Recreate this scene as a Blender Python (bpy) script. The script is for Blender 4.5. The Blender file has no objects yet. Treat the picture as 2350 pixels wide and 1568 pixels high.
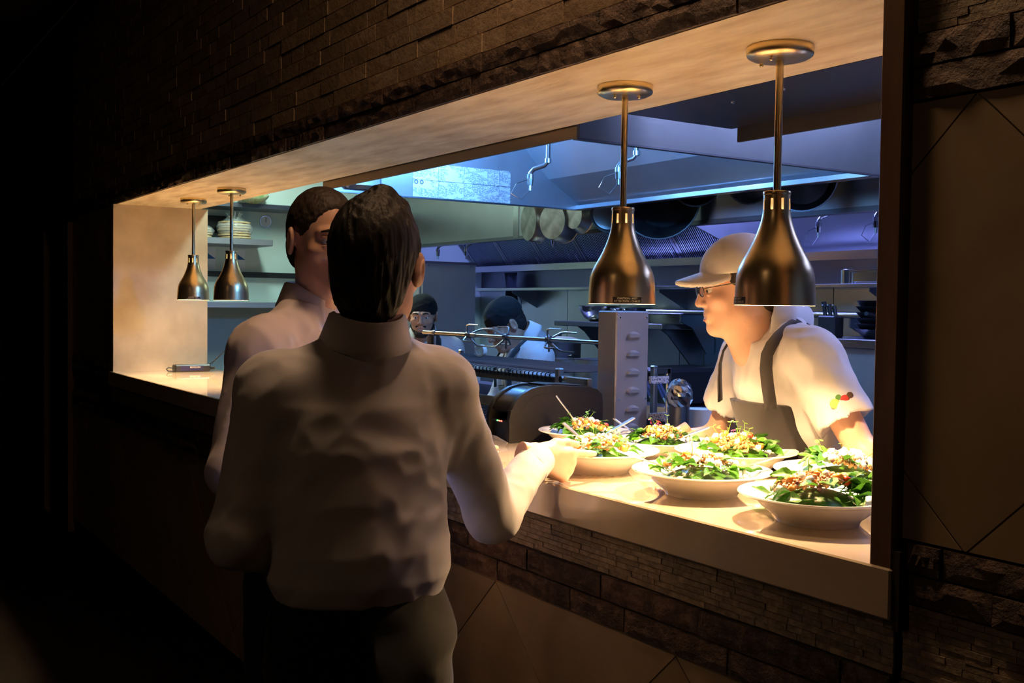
import bpy, math, random
import numpy as np
from mathutils import Vector, Matrix, Euler

sc = bpy.context.scene
COL = sc.collection
PI = math.pi

# ------------------------------------------------------------------ camera
CAM = Vector((0.0, -1.478, 1.60))
YAW, PITCH, ROLL = 0.5831, -0.034192, 0.0130847
FWD = Vector((-math.cos(YAW) * math.cos(PITCH), math.sin(YAW) * math.cos(PITCH), math.sin(PITCH)))
RGT0 = FWD.cross(Vector((0, 0, 1))).normalized()
UP0 = RGT0.cross(FWD)
RGT = RGT0 * math.cos(ROLL) + UP0 * math.sin(ROLL)
UPV = UP0 * math.cos(ROLL) - RGT0 * math.sin(ROLL)
cd = bpy.data.cameras.new('camera')
cd.sensor_width = 36.0
cd.lens = 36.0 * 2428.7 / 2350.0
cd.clip_start = 0.05
cd.clip_end = 60
co = bpy.data.objects.new('camera', cd)
COL.objects.link(co)
co.matrix_world = Matrix(((RGT.x, UPV.x, -FWD.x, CAM.x), (RGT.y, UPV.y, -FWD.y, CAM.y),
                          (RGT.z, UPV.z, -FWD.z, CAM.z), (0, 0, 0, 1)))
sc.camera = co

# ------------------------------------------------------------------ world, exposure
w = bpy.data.worlds.new('world')
sc.world = w
w.use_nodes = True
w.node_tree.nodes['Background'].inputs[0].default_value = (0.010, 0.006, 0.004, 1)
w.node_tree.nodes['Background'].inputs[1].default_value = 0.15
sc.view_settings.view_transform = 'Standard'
sc.view_settings.look = 'None'
sc.view_settings.exposure = 0.14
sc.view_settings.gamma = 1.0
sc.view_settings.use_curve_mapping = False


def area_light(name, loc, rot, sx, sy, power, col, spread=180):
    l = bpy.data.lights.new(name, 'AREA')
    l.shape = 'RECTANGLE'
    l.size, l.size_y, l.energy, l.color = sx, sy, power, col
    l.spread = math.radians(spread)
    o = bpy.data.objects.new(name, l)
    COL.objects.link(o)
    o.location = loc
    o.rotation_euler = rot
    return o


def point_light(name, loc, power, col, r=0.03):
    l = bpy.data.lights.new(name, 'POINT')
    l.energy, l.color, l.shadow_soft_size = power, col, r
    o = bpy.data.objects.new(name, l)
    COL.objects.link(o)
    o.location = loc
    return o


# dim dining room: two warm fill lights added on the unseen ceiling; cold tubes in the kitchen
DINING_FILL_W = 3.2
KITCHEN_W = 85.0
HOOD_W = 26.0
HEAT_W = 70.0
COOL = (0.11, 0.37, 1.0)
COOL2 = (0.24, 0.30, 1.0)
GREENISH = (0.70, 1.0, 0.92)
WARM = (1.0, 0.62, 0.29)

# ------------------------------------------------------------------ helpers
MATS = {}


class NT:
    """tiny node helper"""

    def __init__(s, name):
        s.m = bpy.data.materials.new(name)
        s.m.use_nodes = True
        s.t = s.m.node_tree
        s.b = s.t.nodes['Principled BSDF']
        s.tc = None

    def n(s, typ, **kw):
        nd = s.t.nodes.new(typ)
        for k, v in kw.items():
            if k.startswith('_'):
                setattr(nd, k[1:], v)
            else:
                nd.inputs[k.replace('__', ' ')].default_value = v
        return nd

    def l(s, a, b):
        s.t.links.new(a, b)

    def coord(s, kind='Object', scale=(1, 1, 1), rnd=False):
        if s.tc is None:
            s.tc = s.n('ShaderNodeTexCoord')
        mp = s.n('ShaderNodeMapping')
        mp.inputs['Scale'].default_value = scale
        if kind == 'World':
            s.l(s.n('ShaderNodeNewGeometry').outputs['Position'], mp.inputs['Vector'])
        else:
            s.l(s.tc.outputs[kind], mp.inputs['Vector'])
        if rnd:
            oi = s.n('ShaderNodeObjectInfo')
            mu = s.n('ShaderNodeVectorMath', _operation='SCALE')
            cx = s.n('ShaderNodeCombineXYZ')
            s.l(oi.outputs['Random'], cx.inputs[0])
            s.l(oi.outputs['Random'], cx.inputs[1])
            s.l(cx.outputs[0], mu.inputs[0])
            mu.inputs['Scale'].default_value = 37.0
            s.l(mu.outputs[0], mp.inputs['Location'])
        return mp.outputs[0]

    def noise(s, vec, scale=5, detail=4, rough=0.55, dist=0.0):
        nd = s.n('ShaderNodeTexNoise', Scale=scale, Detail=detail, Roughness=rough, Distortion=dist)
        s.l(vec, nd.inputs['Vector'])
        return nd.outputs['Fac']

    def ramp(s, fac, stops):
        r = s.n('ShaderNodeValToRGB')
        e = r.color_ramp.elements
        while len(e) < len(stops):
            e.new(0.5)
        for i, (p, c) in enumerate(stops):
            e[i].position = p
            e[i].color = (c[0], c[1], c[2], 1) if hasattr(c, '__len__') else (c, c, c, 1)
        s.l(fac, r.inputs['Fac'])
        return r.outputs['Color']

    def mix(s, fac, a, b, typ='MIX'):
        m = s.n('ShaderNodeMix', _data_type='RGBA', _blend_type=typ)
        for i, v in ((0, fac), (6, a), (7, b)):
            if hasattr(v, 'is_linked'):
                s.l(v, m.inputs[i])
            elif hasattr(v, '__len__'):
                m.inputs[i].default_value = (v[0], v[1], v[2], 1)
            else:
                m.inputs[i].default_value = v
        return m.outputs[2]

    def bump(s, h, strength=0.2, dist=0.01):
        b = s.n('ShaderNodeBump', Strength=strength, Distance=dist)
        s.l(h, b.inputs['Height'])
        s.l(b.outputs[0], s.b.inputs['Normal'])

    def set(s, **kw):
        for k, v in kw.items():
            k = k.replace('__', ' ')
            if hasattr(v, 'is_linked'):
                s.l(v, s.b.inputs[k])
            else:
                if hasattr(v, '__len__') and len(v) == 3 and 'olor' in k:
                    v = (v[0], v[1], v[2], 1)
                s.b.inputs[k].default_value = v
        return s


def plain(name, col, rough=0.5, metal=0.0, **kw):
    if name in MATS:
        return MATS[name]
    t = NT(name)
    t.set(Base__Color=col, Roughness=rough, Metallic=metal, **kw)
    MATS[name] = t.m
    return t.m


def varied(name, c1, c2, scale=8, rough=0.6, metal=0.0, bump=0.0, sc3=(1, 1, 1), detail=5, rnd=False, lo=0.35, hi=0.65, bscale=None, bdist=0.004, r2=None, kind='Object'):
    if name in MATS:
        return MATS[name]
    t = NT(name)
    v = t.coord(kind, sc3, rnd)
    f = t.noise(v, scale, detail)
    t.set(Base__Color=t.ramp(f, [(lo, c1), (hi, c2)]), Metallic=metal)
    if r2 is None:
        t.set(Roughness=rough)
    else:
        t.set(Roughness=t.ramp(f, [(lo, rough), (hi, r2)]))
    if bump:
        f2 = t.noise(v, bscale or scale * 3, 6, 0.6)
        t.bump(f2, bump, bdist)
    MATS[name] = t.m
    return t.m


def emit(name, col, strength):
    if name in MATS:
        return MATS[name]
    t = NT(name)
    t.set(Base__Color=(0.8, 0.8, 0.8), Emission__Color=col, Emission__Strength=strength)
    MATS[name] = t.m
    return t.m


class MB:
    """mesh builder"""

    def __init__(s):
        s.v, s.f = [], []

    def add(s, vs, fs):
        o = len(s.v)
        s.v.extend([tuple(p) for p in vs])
        s.f.extend([tuple(i + o for i in f) for f in fs])
        return s

    def box(s, x0, x1, y0, y1, z0, z1, bev=0.0):
        if bev <= 0:
            vs = [(x, y, z) for z in (z0, z1) for y in (y0, y1) for x in (x0, x1)]
            return s.add(vs, [(0, 2, 3, 1), (4, 5, 7, 6), (0, 1, 5, 4), (2, 6, 7, 3), (0, 4, 6, 2), (1, 3, 7, 5)])
        b = min(bev, (x1 - x0) * .45, (y1 - y0) * .45, (z1 - z0) * .45)
        vs, idx = [], {}
        X, Y, Z = (x0, x1), (y0, y1), (z0, z1)
        for i in (0, 1):
            for j in (0, 1):
                for k in (0, 1):
                    sx, sy, sz = (1 - 2 * i), (1 - 2 * j), (1 - 2 * k)
                    for a in range(3):
                        p = [X[i] + sx * b, Y[j] + sy * b, Z[k] + sz * b]
                        p[a] = (X[i], Y[j], Z[k])[a]
                        idx[(i, j, k, a)] = len(vs)
                        vs.append(tuple(p))
        fs = []
        for a in range(3):
            for sd in (0, 1):
                q = []
                for (m, n_) in ((0, 0), (0, 1), (1, 1), (1, 0)):
                    c = [0, 0, 0]
                    c[a] = sd
                    c[(a + 1) % 3] = m
                    c[(a + 2) % 3] = n_
                    q.append(idx[(c[0], c[1], c[2], a)])
                fs.append(tuple(q) if sd == 0 and False else tuple(q))
        for a in range(3):
            for m in (0, 1):
                for n_ in (0, 1):
                    c0 = [0, 0, 0]
                    c0[(a + 1) % 3] = m
                    c0[(a + 2) % 3] = n_
                    c1 = list(c0)
                    c1[a] = 1
                    a1, a2 = (a + 1) % 3, (a + 2) % 3
                    fs.append((idx[(*c0, a1)], idx[(*c1, a1)], idx[(*c1, a2)], idx[(*c0, a2)]))
        for i in (0, 1):
            for j in (0, 1):
                for k in (0, 1):
                    fs.append((idx[(i, j, k, 0)], idx[(i, j, k, 1)], idx[(i, j, k, 2)]))
        return s.add(vs, fs)

    def lathe(s, prof, c=(0, 0, 0), seg=32, a0=0.0, a1=2 * PI, axis='z'):
        full = abs(a1 - a0 - 2 * PI) < 1e-6
        n = seg if full else seg + 1
        vs, fs = [], []
        for (r, z) in prof:
            for i in range(n):
                a = a0 + (a1 - a0) * i / seg
                p = (r * math.cos(a), r * math.sin(a), z)
                if axis == 'x':
                    p = (p[2], p[0], p[1])
                elif axis == 'y':
                    p = (p[1], p[2], p[0])
                vs.append((p[0] + c[0], p[1] + c[1], p[2] + c[2]))
        for j in range(len(prof) - 1):
            for i in range(seg):
                k = (i + 1) % n
                fs.append((j * n + i, j * n + k, (j + 1) * n + k, (j + 1) * n + i))
        return s.add(vs, fs)

    def cyl(s, r, z0, z1, c=(0, 0, 0), seg=20, r2=None, axis='z', cap=True):
        r2 = r if r2 is None else r2
        p = [(r, z0), (r2, z1)]
        if cap:
            p = [(0.0001, z0)] + p + [(0.0001, z1)]
        return s.lathe(p, c, seg, axis=axis)

    def tube(s, pts, r, seg=8, cap=True):
        pts = [Vector(p) for p in pts]
        n = len(pts)
        rr = r if hasattr(r, '__len__') else [r] * n
        t0 = (pts[1] - pts[0]).normalized()
        nrm = t0.orthogonal().normalized()
        vs, fs = [], []
        for i in range(n):
            t = (pts[min(i + 1, n - 1)] - pts[max(i - 1, 0)]).normalized()
            nrm = (nrm - t * nrm.dot(t)).normalized()
            b = t.cross(nrm)
            for k in range(seg):
                a = 2 * PI * k / seg
                vs.append(pts[i] + (nrm * math.cos(a) + b * math.sin(a)) * rr[i])
        for i in range(n - 1):
            for k in range(seg):
                k2 = (k + 1) % seg
                fs.append((i * seg + k, i * seg + k2, (i + 1) * seg + k2, (i + 1) * seg + k))
        if cap:
            fs.append(tuple(range(seg))[::-1])
            fs.append(tuple((n - 1) * seg + k for k in range(seg)))
        return s.add(vs, fs)

    def prism(s, poly, d, t=None):
        """poly: list of 3D points (planar); extruded by vector d"""
        d = Vector(d)
        n = len(poly)
        vs = [Vector(p) for p in poly] + [Vector(p) + d for p in poly]
        fs = [tuple(range(n))[::-1], tuple(range(n, 2 * n))]
        for i in range(n):
            j = (i + 1) % n
            fs.append((i, j, n + j, n + i))
        return s.add(vs, fs)

    def ball(s, c, r, seg=10, rings=6, sq=(1, 1, 1)):
        vs, fs = [], []
        for j in range(rings + 1):
            th = PI * j / rings
            for i in range(seg):
                a = 2 * PI * i / seg
                vs.append((c[0] + r * sq[0] * math.sin(th) * math.cos(a), c[1] + r * sq[1] * math.sin(th) * math.sin(a), c[2] + r * sq[2] * math.cos(th)))
        for j in range(rings):
            for i in range(seg):
                k = (i + 1) % seg
                fs.append((j * seg + i, (j + 1) * seg + i, (j + 1) * seg + k, j * seg + k))
        return s.add(vs, fs)

    def mesh(s, name, smooth=None):
        me = bpy.data.meshes.new(name)
        me.from_pydata(s.v, [], s.f)
        me.validate()
        fix_normals(me)
        if smooth:
            shade(me, smooth)
        return me


def fix_normals(me):
    import bmesh
    bm = bmesh.new()
    bm.from_mesh(me)
    bmesh.ops.remove_doubles(bm, verts=bm.verts, dist=1e-6)
    bmesh.ops.recalc_face_normals(bm, faces=bm.faces)
    bm.to_mesh(me)
    bm.free()


def shade(me, ang):
    for p in me.polygons:
        p.use_smooth = True
    if ang < 179:
        import bmesh
        bm = bmesh.new()
        bm.from_mesh(me)
        a = math.radians(ang)
        for e in bm.edges:
            if len(e.link_faces) == 2 and e.calc_face_angle(0) > a:
                e.smooth = False
        bm.to_mesh(me)
        bm.free()


def link(name, data, mat=None, parent=None, loc=None, rot=None, scale=None):
    o = bpy.data.objects.new(name, data)
    COL.objects.link(o)
    if mat is not None and data is not None:
        if len(data.materials) == 0:
            data.materials.append(mat)
    if parent is not None:
        o.parent = parent
    if loc is not None:
        o.location = loc
    if rot is not None:
        o.rotation_euler = rot
    if scale is not None:
        o.scale = scale
    return o


def part(name, mb, mat, parent=None, loc=None, rot=None, smooth=None, scale=None, label=None, kind=None):
    o = link(name, mb.mesh(name, smooth) if isinstance(mb, MB) else mb, mat, parent, loc, rot, scale)
    if label:
        o['label'] = label
    if kind:
        o['kind'] = kind
    return o


def tag(o, label, cat, group=None):
    o['label'] = label
    o['category'] = cat
    if group:
        o['group'] = group
    return o


def thing(name, label, cat, loc=(0, 0, 0), rotz=0.0, group=None):
    o = bpy.data.objects.new(name, None)
    o.empty_display_size = 0.05
    COL.objects.link(o)
    o.location = loc
    o.rotation_euler = (0, 0, rotz)
    return tag(o, label, cat, group)


def struct(name, mb, mat, label=None, parent=None):
    o = part(name, mb, mat, parent)
    o['kind'] = 'structure'
    if label:
        o['label'] = label
    return o


def project(p):
    q = Vector(p) - CAM
    d = q.dot(FWD)
    if d < 0.05:
        return None
    return 1175 + 2428.7 * q.dot(RGT) / d, 784 - 2428.7 * q.dot(UPV) / d, d


def text_mesh(txt, size, name='lettering'):
    cu = bpy.data.curves.new(name, 'FONT')
    cu.body = txt
    cu.size = size
    cu.align_x = 'CENTER'
    cu.align_y = 'CENTER'
    cu.resolution_u = 2
    o = bpy.data.objects.new(name, cu)
    COL.objects.link(o)
    dg = bpy.context.evaluated_depsgraph_get()
    me = bpy.data.meshes.new_from_object(o.evaluated_get(dg))
    bpy.data.objects.remove(o)
    bpy.data.curves.remove(cu)
    me.name = name
    return me


# ------------------------------------------------------------------ materials
def m_steel(name, c=(0.56, 0.58, 0.60), rough=0.30, sc3=(60, 60, 3), bump=0.012, metal=1.0):
    if name in MATS:
        return MATS[name]
    t = NT(name)
    v = t.coord('Object', sc3)
    f = t.noise(v, 3.0, 5, 0.6)
    v2 = t.coord('Object', (1, 1, 1))
    f2 = t.noise(v2, 3.0, 3)
    t.set(Base__Color=t.ramp(f2, [(0.3, tuple(x * 0.86 for x in c)), (0.7, c)]), Metallic=metal,
          Roughness=t.ramp(f, [(0.3, rough * 0.92), (0.7, rough * 1.1)]))
    t.bump(f, bump, 0.002)
    MATS[name] = t.m
    return t.m


STEEL = m_steel('brushed_steel')
STEEL_H = m_steel('hood_steel', (0.46, 0.48, 0.51), 0.30, (3, 3, 70), 0.01, 0.62)
STEEL_D = m_steel('dark_steel', (0.22, 0.23, 0.26), 0.34)
STEEL_S = plain('polished_steel', (0.72, 0.73, 0.75), 0.14, 1.0)
STEEL_B = m_steel('smooth_steel', (0.6, 0.6, 0.62), 0.2, (40, 40, 4), 0.03)
IRON = varied('black_iron', (0.02, 0.02, 0.022), (0.05, 0.048, 0.045), 20, 0.45, 0.6, 0.2)
BLACK = plain('black_plastic', (0.012, 0.012, 0.013), 0.35)
BLACK_M = varied('matt_black_plastic', (0.008, 0.007, 0.007), (0.012, 0.011, 0.010), 60, 0.42, 0, 0.15, bscale=400, bdist=0.0004)
RUBBER = plain('rubber', (0.01, 0.01, 0.01), 0.7)
WHITE_P = plain('white_plastic', (0.75, 0.76, 0.74), 0.4)
PORCELAIN = plain('porcelain', (0.83, 0.81, 0.77), 0.12, Coat__Weight=0.4)
MINT = varied('mint_paint', (0.55, 0.68, 0.62), (0.60, 0.72, 0.66), 3, 0.55)


def m_brick(name, c1, c2, c3, rough=0.75, bump=0.6, scale=9, pits=True):
    t = NT(name)
    v = t.coord('World', (1, 1, 1), True)
    f = t.noise(v, scale, 6, 0.62)
    base = t.ramp(f, [(0.30, c1), (0.5, c2), (0.72, c3)])
    oi = t.n('ShaderNodeObjectInfo')
    base = t.mix(1.0, base, t.ramp(oi.outputs['Random'], [(0.0, 0.72), (1.0, 1.12)]), 'MULTIPLY')
    f3 = t.noise(v, scale * 3.5, 5, 0.7)
    if pits:
        base = t.mix(t.ramp(f3, [(0.30, 1.0), (0.40, 0.0)]), base, tuple(x * 0.35 for x in c1))
    t.set(Base__Color=base, Roughness=rough)
    t.bump(f3, bump, 0.012)
    MATS[name] = t.m
    return t.m


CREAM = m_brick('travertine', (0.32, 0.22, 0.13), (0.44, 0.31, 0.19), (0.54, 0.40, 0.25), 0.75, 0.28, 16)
EMPER = m_brick('dark_marble', (0.06, 0.034, 0.022), (0.14, 0.085, 0.055), (0.30, 0.20, 0.14), 0.55, 1.0, 24.0)
MOSAIC = m_brick('split_mosaic', (0.22, 0.17, 0.11), (0.42, 0.33, 0.22), (0.60, 0.48, 0.33), 0.6, 0.6, 45, False)
TILE = varied('stone_tile', (0.33, 0.25, 0.145), (0.44, 0.34, 0.205), 4, 0.32, 0, 0.06, rnd=True, bscale=30)
GROUT = plain('grout', (0.42, 0.34, 0.22), 0.9)
MORTAR = plain('dark_mortar', (0.035, 0.026, 0.018), 0.95)
PLASTER = varied('soffit_plaster', (0.60, 0.45, 0.26), (0.92, 0.79, 0.56), 3.6, 0.6, 0, 0.3, (1.1, 4.2, 1), detail=9, lo=0.30, hi=0.62, bscale=14, bdist=0.006)
MARBLE = varied('counter_stone', (0.54, 0.44, 0.31), (0.66, 0.56, 0.42), 5, 0.045, 0, 0.0, detail=8, r2=0.07)
MARBLE.node_tree.nodes['Principled BSDF'].inputs['IOR'].default_value = 1.8
MARBLE.node_tree.nodes['Principled BSDF'].inputs['Coat Weight'].default_value = 0.6
MARBLE.node_tree.nodes['Principled BSDF'].inputs['Coat Roughness'].default_value = 0.03
MARBLE_J = varied('jamb_stone', (0.50, 0.39, 0.26), (0.68, 0.56, 0.40), 4.5, 0.35, 0, 0.04, detail=8, lo=0.28, hi=0.6)
TRIMW = varied('trim_wood', (0.13, 0.075, 0.045), (0.19, 0.11, 0.065), 6, 0.42, 0, 0.1, (4, 4, 0.6))
DARKWALL = varied('dark_wall_paint', (0.035, 0.02, 0.016), (0.05, 0.03, 0.022), 3, 0.7)
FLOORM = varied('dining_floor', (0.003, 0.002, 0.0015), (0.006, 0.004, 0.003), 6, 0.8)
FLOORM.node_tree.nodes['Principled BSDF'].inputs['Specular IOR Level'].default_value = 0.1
QUARRY = varied('quarry_tile', (0.10, 0.045, 0.03), (0.16, 0.07, 0.045), 8, 0.5)
CEILM = plain('dark_ceiling', (0.03, 0.022, 0.018), 0.9)
KCEIL = plain('kitchen_ceiling', (0.55, 0.57, 0.58), 0.8)
# ------------------------------------------------------------------ setting
CZ = 1.18          # counter top
SZ = 2.163         # soffit underside
XL, XR = -6.48, -1.125
WT = 0.16          # wall thickness used for its shell
rng = random.Random(5)

# floor and ceilings
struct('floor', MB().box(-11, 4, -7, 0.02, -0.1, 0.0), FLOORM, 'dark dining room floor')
struct('floor_kitchen', MB().box(-11, 4, 0.02, 3.6, -0.1, 0.0), QUARRY, 'brown quarry tile kitchen floor')
struct('ceiling', MB().box(-11, 4, -7, 0.0, 3.6, 3.7), CEILM, 'dark dining room ceiling')
struct('ceiling_kitchen', MB().box(-11, 4, 0.60, 3.6, 2.95, 3.05), KCEIL, 'pale kitchen ceiling')
struct('wall_right', MB().box(3.9, 4, -7, 3.6, 0, 3.6), DARKWALL, 'dark end wall of the dining room')
struct('wall_back', MB().box(-11, 4, -7.1, -7, 0, 3.6), DARKWALL, 'dark wall behind the photographer')
struct('wall_left', MB().box(-11.1, -11, -7, 3.6, 0, 3.6), DARKWALL, 'dark wall at the far end of the corridor')

# the wall with the pass: backing shell with the opening and the door hole left free
W0 = 0.012
DX0, DX1, DZ = -8.62, -7.78, 2.13
WALLS = {
    'far': struct('wall_far', MB().box(-11, DX0, W0, WT, 0, 3.6).box(DX0, DX1, W0, WT, DZ, 3.6).box(DX1, XL - 0.02, W0, WT, 0, 3.6), MORTAR, 'dark stone clad wall left of the pass'),
    'upper': struct('wall_upper', MB().box(XL - 0.02, XR + 0.03, W0, 0.495, SZ + 0.02, 3.6), MORTAR, 'travertine brick wall over the pass'),
    'lower': struct('wall_lower', MB().box(XL - 0.02, XR + 0.03, W0, WT, 0, CZ - 0.085), MORTAR, 'stone clad wall under the pass counter'),
    'near': struct('wall_near', MB().box(XR + 0.045, 4, W0, WT, 0, 3.6), MORTAR, 'stone clad wall right of the pass'),
}


def wall_of(x, z):
    if x > XR + 0.04:
        return 'near'
    if x < XL - 0.02:
        return 'far'
    return 'upper' if z > 1.6 else 'lower'


# unit bricks (split faced), a few variants shared by all pieces; front face looks to -Y
def rough_brick(seed, amp, nx=4, nz=3, edge=0.04):
    r = random.Random(seed)
    vs, fs = [], []
    for j in range(nz + 1):
        for i in range(nx + 1):
            bd = i in (0, nx) or j in (0, nz)
            x = i / nx - 0.5
            z = j / nz - 0.5
            y = -0.5 - (r.random() * amp * (0.25 if bd else 1.0))
            if bd:
                x *= 1 - edge * r.random() * 0.25
                z *= 1 - edge * r.random()
            vs.append((x, y, z))
    for j in range(nz):
        for i in range(nx):
            a = j * (nx + 1) + i
            fs.append((a, a + 1, a + nx + 2, a + nx + 1))
    rim = [i for i in range(nx + 1)] + [(j + 1) * (nx + 1) - 1 for j in range(1, nz + 1)] + \
          [nz * (nx + 1) + i for i in range(nx - 1, -1, -1)] + [j * (nx + 1) for j in range(nz - 1, 0, -1)]
    o = len(vs)
    for i in rim:
        vs.append((vs[i][0], 0.5, vs[i][2]))
    n = len(rim)
    for k in range(n):
        fs.append((rim[k], o + k, o + (k + 1) % n, rim[(k + 1) % n]))
    return vs, fs


def unit_mesh(name, seed, amp, mat, **kw):
    vs, fs = rough_brick(seed, amp, **kw)
    me = bpy.data.meshes.new(name)
    me.from_pydata(vs, [], fs)
    fix_normals(me)
    me.materials.append(mat)
    return me


def lay(name, stuffname, mat, rects, depth, amp, limit=300, nvar=5, jitter=0.35, y0=W0 + 0.004, **kw):
    """rects: (x0,x1,z0,z1) pieces on the wall; the largest in view become parts, the rest one stuff mesh"""
    r = random.Random(hash(name) % 1000 if False else len(rects))
    scored = []
    for q in rects:
        a, b = project((q[0], 0, q[2])), project((q[1], 0, q[3]))
        s = 0
        if a and b:
            cx, cy = (a[0] + b[0]) / 2, (a[1] + b[1]) / 2
            if -60 < cx < 2410 and -60 < cy < 1628:
                s = min(abs(a[0] - b[0]) + 1, 400) * abs(a[1] - b[1])
        scored.append((s, q))
    scored.sort(key=lambda t: -t[0])
    metas = [unit_mesh(name, 100 * k + 7, amp, mat, **kw) for k in range(nvar)]
    raw = [rough_brick(100 * k + 7, amp, **kw) for k in range(nvar)]
    rest = {}
    for n_, (s, q) in enumerate(scored):
        d = depth * (1 - jitter + jitter * r.random())
        k = r.randrange(nvar)
        flip = -1 if r.random() < 0.5 else 1
        cx, cz = (q[0] + q[1]) / 2, (q[2] + q[3]) / 2
        sx, sz = (q[1] - q[0]) * flip, (q[3] - q[2])
        if n_ < limit and s > 0:
            link(name, metas[k], None, WALLS[wall_of(cx, cz)], (cx, y0 - d / 2, cz), None, (sx, d, sz))
        else:
            vs, fs = raw[k]
            rest.setdefault(wall_of(cx, cz), MB()).add([(cx + v[0] * sx, y0 - d / 2 + v[1] * d, cz + v[2] * sz) for v in vs], fs)
    for key, mb in rest.items():
        me = bpy.data.meshes.new(stuffname)
        me.from_pydata(mb.v, [], mb.f)
        fix_normals(me)
        o = link(stuffname, me, mat, WALLS[key])
        o['kind'] = 'stuff'


def courses(x0, x1, z0, z1, h, lmin, lmax, gap=0.002, seed=1):
    r = random.Random(seed)
    n = max(1, round((z1 - z0) / h))
    hh = (z1 - z0) / n
    out = []
    for j in range(n):
        x = x0 - r.random() * lmin
        while x < x1 - 0.01:
            L = lmin + (lmax - lmin) * r.random()
            a, b = max(x, x0), min(x + L, x1)
            if x1 - b < lmin * 0.3:
                b = x1
            if b - a > 0.006:
                out.append((a + gap / 2, b - gap / 2, z0 + j * hh + gap / 2, z0 + (j + 1) * hh - gap / 2))
            x = b if b == x1 else x + L
    return out


TX = XR + 0.045     # right edge of the trim board
# cream travertine bricks above the opening
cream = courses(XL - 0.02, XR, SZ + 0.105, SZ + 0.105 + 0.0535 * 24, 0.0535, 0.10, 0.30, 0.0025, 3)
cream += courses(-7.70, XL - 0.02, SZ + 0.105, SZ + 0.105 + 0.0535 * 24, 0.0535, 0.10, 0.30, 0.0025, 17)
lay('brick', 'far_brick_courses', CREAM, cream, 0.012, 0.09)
# two dark border courses: over the opening, at counter level, beside the opening
dark = courses(XL - 0.02, XR, SZ, SZ + 0.105, 0.0525, 0.14, 0.36, 0.003, 4)
dark += courses(-7.70, XL - 0.02, 0.882, 0.995, 0.0565, 0.14, 0.36, 0.003, 16)
dark += courses(XL - 0.02, XR + 0.03, 0.882, 0.995, 0.0565, 0.14, 0.36, 0.003, 6)
dark += courses(TX, 0.6, 1.935, 2.042, 0.0535, 0.14, 0.34, 0.003, 8)
dark += courses(TX + 0.012, 0.6, 1.123, 1.226, 0.0515, 0.14, 0.34, 0.003, 9)
dark += courses(XR + 0.046, 0.6, 0.882, 0.995, 0.0565, 0.14, 0.36, 0.003, 10)
dark += courses(-7.70, XL - 0.06, 1.123, 1.226, 0.0515, 0.14, 0.34, 0.003, 11)
dark += courses(-7.70, XL - 0.02, SZ, SZ + 0.105, 0.0525, 0.14, 0.36, 0.003, 12)
lay('border_brick', 'far_border_bricks', EMPER, dark, 0.018, 0.5, nx=8, nz=3)
# split mosaic strips: under the counter and on the right hand wall
mos = courses(-6.6, XR + 0.03, 0.997, 1.0955, 0.0116, 0.03, 0.085, 0.0008, 13)
mos += courses(XR + 0.046, 0.5, 0.997, 1.121, 0.0116, 0.03, 0.085, 0.0008, 14)
mos += courses(TX, 0.5, 2.044, 2.50, 0.0125, 0.03, 0.085, 0.0008, 15)
lay('mosaic_strip', 'far_mosaic_strips', MOSAIC, mos, 0.009, 0.3, limit=300, nx=3, nz=1)

# diamond laid stone tiles, clipped to their fields
def clip(poly, ax, val, keep_less):
    out = []
    for i in range(len(poly)):
        a, b = poly[i], poly[(i + 1) % len(poly)]
        ia = (a[ax] <= val) if keep_less else (a[ax] >= val)
        ib = (b[ax] <= val) if keep_less else (b[ax] >= val)
        if ia:
            out.append(a)
        if ia != ib:
            t = (val - a[ax]) / (b[ax] - a[ax])
            out.append((a[0] + (b[0] - a[0]) * t, a[1] + (b[1] - a[1]) * t))
    return out


def diamonds(x0, x1, z0, z1, ax, az, hd):
    """field of square tiles standing on their corners, half diagonal hd, one apex at (ax, az)"""
    g = 0.0022
    for i in range(-40, 41):
        for j in range(-12, 13):
            for (ox, oz) in ((0, 0), (hd, hd)):
                cx, cz = ax + 2 * hd * i + ox, az - hd + 2 * hd * j + oz
                if cx < x0 - hd or cx > x1 + hd or cz < z0 - hd or cz > z1 + hd:
                    continue
                e = hd - g
                poly = [(cx, cz - e), (cx + e, cz), (cx, cz + e), (cx - e, cz)]
                for a_, v_, k_ in ((0, x0, False), (0, x1, True), (1, z0, False), (1, z1, True)):
                    poly = clip(poly, a_, v_, k_)
                    if len(poly) < 3:
                        break
                if len(poly) < 3:
                    continue
                cx_, cz_ = sum(p[0] for p in poly) / len(poly), sum(p[1] for p in poly) / len(poly)
                mb = MB().prism([(p[0], W0 + 0.002, p[1]) for p in poly], (0, -0.011, 0))
                part('tile', mb, TILE, WALLS[wall_of(cx_, cz_)])


HD = 0.3465
diamonds(-7.70, XL - 0.02, 0.10, 0.879, -2.308, 0.879, HD)
diamonds(XL - 0.02, XR + 0.03, 0.10, 0.879, -2.308, 0.879, HD)
diamonds(XR + 0.046, 0.6, 0.10, 0.879, -2.308, 0.879, HD)
HD2 = 0.3545
diamonds(TX, 0.6, 1.229, 1.932, -0.967, 1.934, HD2)
diamonds(-7.70, XL - 0.05, 1.229, 2.16, -6.9, 1.934, HD2)
part('grout_bed', MB().box(XL - 0.02, XR + 0.03, W0 - 0.004, W0 + 0.004, 0.1, 0.88), GROUT, WALLS['lower'])
part('grout_bed', MB().box(XR + 0.046, 0.6, W0 - 0.004, W0 + 0.004, 0.1, 0.88).box(TX, 0.6, W0 - 0.004, W0 + 0.004, 1.228, 1.934), GROUT, WALLS['near'])
part('grout_bed', MB().box(-7.70, XL - 0.05, W0 - 0.004, W0 + 0.004, 1.228, 2.16), GROUT, WALLS['far'])

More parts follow.
